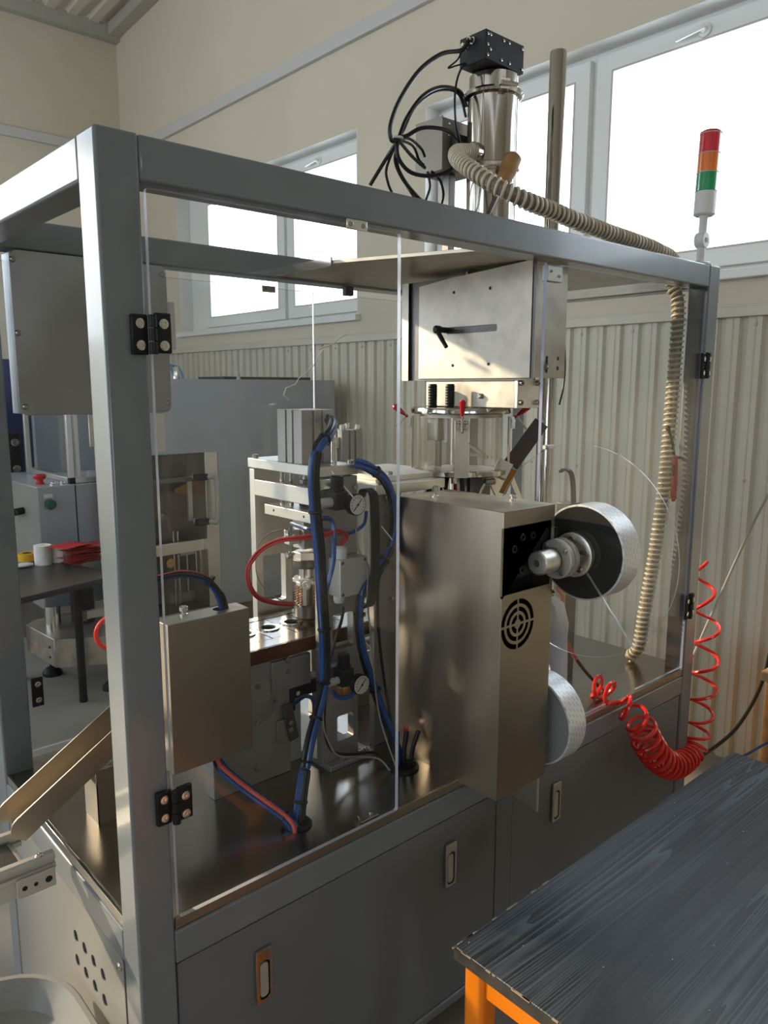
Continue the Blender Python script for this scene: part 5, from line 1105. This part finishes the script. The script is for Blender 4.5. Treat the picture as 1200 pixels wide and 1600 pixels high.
# return and inner frame of the opening
B('inner_return', ALU, gh, wx1 - .09, wx1 - .0, y0 + .0045, y0 + .30, wz0, wz1); B('inner_dark', DARKST, gh, wx0, wx1 - .0905, y0 + .26, y0 + .30, wz0, wz1)
B('cross_rail', ALU, gh, wx0, wx1 - .091, y0 + .05, y0 + .08, 0.787 - .05, 0.808, .002); B('upper_rail', DARKST, gh, wx0, wx1 - .095, y0 + .05, y0 + .08, 1.218 - .03, 1.218, .002)
for u in (318, 321): pass
q = M(); hz0, hz1 = 1.221, 0.936; hx_ = 1.896
build(M().tube([(hx_ - .10, 3.14, hz0), (hx_ - .03, 3.06, hz0), (hx_ + .01, 3.04, hz0 - .02), (hx_ + .01, 3.04, hz1 + .02), (hx_ - .03, 3.06, hz1), (hx_ - .10, 3.14, hz1)], .018, 10, 8), 'black_handle', mat('handle_grip', (.42, .40, .37), .5), gh)
for z in (hz0, hz1): B('handle_end', BLACK, gh, hx_ - .12, hx_ - .035, 3.052, 3.10, z - .02, z + .02, .006)
B('window_post', ALUW, gh, hx_ - .13, hx_ - .10, 3.15, 3.17, hz1, hz0); q = M(); q.plate([(0, .02), (.20, .09), (.20, -.06), (0, 0)], [], (1.722, 3.25, 1.117), X_, Z_, .01); build(q, 'orange_arm', mat('orange_sheet', (.55, .26, .05), .5), gh)
for p, p2_ in (((1.676, 3.200, 0.876), (1.652, 3.200, 0.344)), ((1.706, 3.200, 0.872), (1.682, 3.200, 0.338)), ((1.764, 3.200, 0.760), (1.751, 3.200, 0.466)), ((1.828, 3.200, 0.773), (1.819, 3.200, 0.561)), ((1.860, 3.200, 0.768), (1.851, 3.200, 0.556))):
    Cy('guide_rod', POLISH, gh, (p[0], 3.2, max(p2_[2], wz0 + .02)), (p[0], 3.2, p[2]), .008, n=10)
B('guide_block', ALUW, gh, 1.714, 1.817, 3.185, 3.215, 0.732 - .02, 0.732); build(M().cyl((1.639, 3.17, 0.679), (1.639, 3.20, 0.679), .030, n=20), 'clamp_disc', GOLD, gh)
B('clear_guard', VESS, gh, 1.612, 1.780, 3.14, 3.16, 0.418, 0.481)
# things on its top
B('black_tray', BLACK, gh, 2.054, 2.741, 3.16, 3.5, gzt + .0005, gzt + .018); bolt(gh, (2.149, 3.14, gzt), Z_, .012, .03, 'hex')
for k, p in enumerate(((1.771, 3.300, 1.856), (1.801, 3.300, 1.856), (1.832, 3.300, 1.856))):
    tube('air_tube', mat('pale_blue_tube', (.15, .32, .45), .3) if k == 0 else bpy.data.materials['pale_blue_tube'], gh, [(p[0] - .12, 3.3, gzt + .09), (p[0] - .03, 3.3, gzt + .085), (p[0], 3.3, gzt + .04), (p[0] + .01, 3.3, gzt + .0005)], .008)
bolt(gh, (1.767, 3.25, gzt), Z_, .016, .07, 'hex', CHROME, 'fitting')
# printed label panels hanging near the near post
p0, p1 = (0.486, 0.860, 1.700), (0.521, 0.860, 1.591)
tag(B('label_plate', ALU, None, p0[0] - .03, 0.486, .800, .8035, 1.597, 1.7075, .001), 'cream plate hanging under the right edge of the control box', 'plate'); 
tag(B('label_plate', ALU, None, 0.271, 0.285, .800, .8035, 1.621, 1.7075, .001), 'small cream plate hanging left of the near post under the control box', 'plate')
lw = B('lock_plate', WHITEP, None, 0.506, 0.533, .8035, .8078, 1.884, 2.014, .001); tag(lw, 'narrow pale plate with screws beside the control box edge', 'plate')

# control cabinet with button, enclosure on top
yc = 3.75
kb = T('control_cabinet', 'grey control cabinet with a green button behind the side table', 'cabinet', (1.3, 4.0, 0))
cx = 1.046; ct = 1.153; cbz = 0.361
B('body', HOOD, kb, cx, 2.3, yc, yc + 1.0, cbz, ct, .004); B('side_skin', LIGHTGREY, kb, cx - .003, cx, yc + .004, yc + .998, cbz, ct - .002); B('door_gap', BLACK, kb, 1.278, 1.278 + .008, yc - .001, yc - .0002, cbz, ct)
p = (1.118, 3.740, 1.042); build(M().lathe((p[0], yc - .0005, p[2]), nY, [(.034, 0), (.034, .012), (.030, .03), (.024, .034)], 24), 'green_button', GREENB, kb); B('button_label', WHITEP, kb, p[0] - .035, p[0] + .02, yc - .002, yc - .0005, p[2] + .04, p[2] + .065)
es = (1.068 + .05, yc + .16); build(M().lathe((*es, ct), Z_, [(.026, 0), (.026, .012), (.020, .014), (.020, .030), (.036, .036), (.040, .055), (.034, .066)], 24), 'emergency_stop', REDB, kb)
for dx in (.06, .12, .17): build(M().lathe((es[0] + dx, es[1] - .05, ct), Z_, [(.020, 0), (.020, .006), (.014, .008), (.014, .016)], 16), 'push_button', CHROME, kb)
for k in range(3): build(M().cyl((cx - .003, yc + .40 - .06*k, 0.958 + .01*k), (cx - .05, yc + .40 - .06*k, 0.958 + .01*k - .012), .022, n=12), 'connector', BLACK, kb)
for sx in (cx + .05, 2.2):
    B('cabinet_leg', DARKST, kb, sx, sx + .05, yc + .1, yc + .9, 0, cbz - .0005)
ae = T('guard_enclosure', 'small aluminium profile enclosure with clear panes on the control cabinet', 'enclosure', (1.6, 4.0, ct))
ax0 = 1.268; ay0 = 3.80; at_ = ct + .75; s_ = .035
for x in (ax0, ax0 + .60):
    for y in (ay0, ay0 + .85): B('profile_post', ALU, ae, x, x + s_, y, y + s_, ct + .0005, at_, .003)
for z in (ct + .001, at_ - s_):
    for y in (ay0, ay0 + .85): B('profile_rail', ALU, ae, ax0 + s_, ax0 + .60, y, y + s_, z, z + s_, .003)
    for x in (ax0, ax0 + .60): B('profile_rail', ALU, ae, x, x + s_, ay0 + s_, ay0 + .85, z, z + s_, .003)
B('corner_cap', BLACK, ae, ax0 - .002, ax0 + s_ + .002, ay0 - .002, ay0 + s_ + .0, ct + .0002, ct + .040); B('profile_post', ALU, ae, ax0 + .05, ax0 + .075, ay0 + .003, ay0 + .03, ct + s_ + .002, at_ - s_)
build(M().box(ax0 + s_, ax0 + .60, ay0 + .014, ay0 + .018, ct + s_ + .001, at_ - s_), 'pane', ACRY, ae); build(M().box(ax0 + .014, ax0 + .018, ay0 + s_, ay0 + .85, ct + s_ + .001, at_ - s_), 'pane', ACRY, ae)
for u in (.12, .3): B('latch', WHITEP, ae, ax0 + u, ax0 + u + .05, ay0 + .004, ay0 + .0138, ct + s_ + .002, ct + s_ + .04)
B('pane_clip', WHITEP, ae, ax0 + .09, ax0 + .12, ay0 + .002, ay0 + .0138, ct + .5, ct + .54); B('inner_back', HOOD, ae, ax0 + .05, ax0 + .58, ay0 + .78, ay0 + .84, ct + .0005, ct + .60)
nb = T('blue_machine', 'dark blue machine housing in the far left background', 'machine', (1.3, 5.3, 0))
B('housing', NAVY, nb, .95, 1.418, 4.95, 5.7, .08, 1.98, .01); p = (1.259, 4.940, 1.261); B('hinge', BLACK, nb, p[0] - .04, p[0] + .06, 4.935, 4.9495, p[2] - .17, p[2] + .17, .006)
for z in (-.1, .1): bolt(nb, (p[0] + .02, 4.935, p[2] + z), nY, .03, .008, 'socket', CHROME)
for x in (1.0, 1.381 - .1): B('foot', BLACK, nb, x, x + .1, 5.0, 5.6, 0, .0795)
# polygonal steel base unit with foot, below the side table
ob = T('octagonal_machine', 'many sided stainless steel base unit on round feet under the side table', 'machine', (1.25, 3.4, 0))
zb0, zb1 = .175, .345; px_ = (0.896, 3.164, 0.170)
a = V((px_[0], px_[1], 0)); poly = [(a.x, a.y), (a.x + .30, a.y - .17), (a.x + .46, a.y - .10), (a.x + .48, a.y + .25), (a.x + .36, a.y + .50), (a.x + .05, a.y + .47), (a.x - .03, a.y + .40)]
build(M().plate(poly, [], (0, 0, zb0), X_, Y_, zb1 - zb0), 'base_body', STEELH, ob, .003)
for dx, dy in ((.29, -.09), (.10, .38), (.42, .12)): build(M().lathe((a.x + dx, a.y + dy, 0), Z_, [(.058, 0), (.058, .02), (.035, .045), (.014, .05), (.014, .1), (.022, .105), (.022, .115), (.014, .12), (.014, zb0 - .0005)], 24), 'foot', BLACK if dx < .4 else DARKST, ob)
cyx = (0.963, 3.450, 0.397); build(M().cyl((cyx[0] + .02, 3.42, zb1 + .0005), (cyx[0] + .02, 3.42, zb1 + .13), .045, n=24), 'drum', CHROME, ob); build(M().cyl((cyx[0] + .20, 3.42, zb1 + .0005), (cyx[0] + .20, 3.42, zb1 + .20), .07, n=24), 'motor', BLACKM, ob)
for dz in (.05, .11): bolt(ob, (a.x - .006, a.y + .06, zb0 + dz), V((-1, -.1, 0)), .008, .004, 'pan', BLACK)
apr = T('profile_beam', 'short aluminium profile beam over the steel base under the side table', 'beam', (1.35, 3.25, .4)); p = (1.121, 3.250, 0.423)
B('beam', ALUW, apr, p[0], 1.392, 3.24, 3.28, p[2] - .02, p[2] + .025, .002); B('end_cap', DARKST, apr, p[0] - .05, p[0] - .0005, 3.235, 3.285, p[2] - .03, p[2] + .03, .003)
B('beam_stay', ALUW, apr, p[0] + .10, p[0] + .13, 3.245, 3.275, zb1 + .0005, p[2] - .0205)
rr_ = (0.764, 2.000, 0.699); tag(build(ring((rr_[0] + .02, 2.0, rr_[2]), V((.2, 1, 0)), .075, .011), 'coiled_hose', REDHOSE), 'orange red hose ring hanging behind the near post', 'hose')
tag(B('ring_stand', DARKST, None, rr_[0] + .01, rr_[0] + .03, 2.012, 2.03, 0, rr_[2] + .08, .002), 'thin dark stand behind the near post', 'stand')
p = (0.636, 2.410, 0.010); q0_ = (0.527, 2.421, 0.010); q1_ = (0.739, 2.454, 0.010)
tag(tube('floor_cable', BOXP, None, [q0_, (0.609, 2.417, 0.010), (0.679, 2.443, 0.010), (0.761, 2.453, 0.010), (0.930, 2.427, 0.010)], .009), 'pale cable lying on the floor beyond the chute', 'cable')
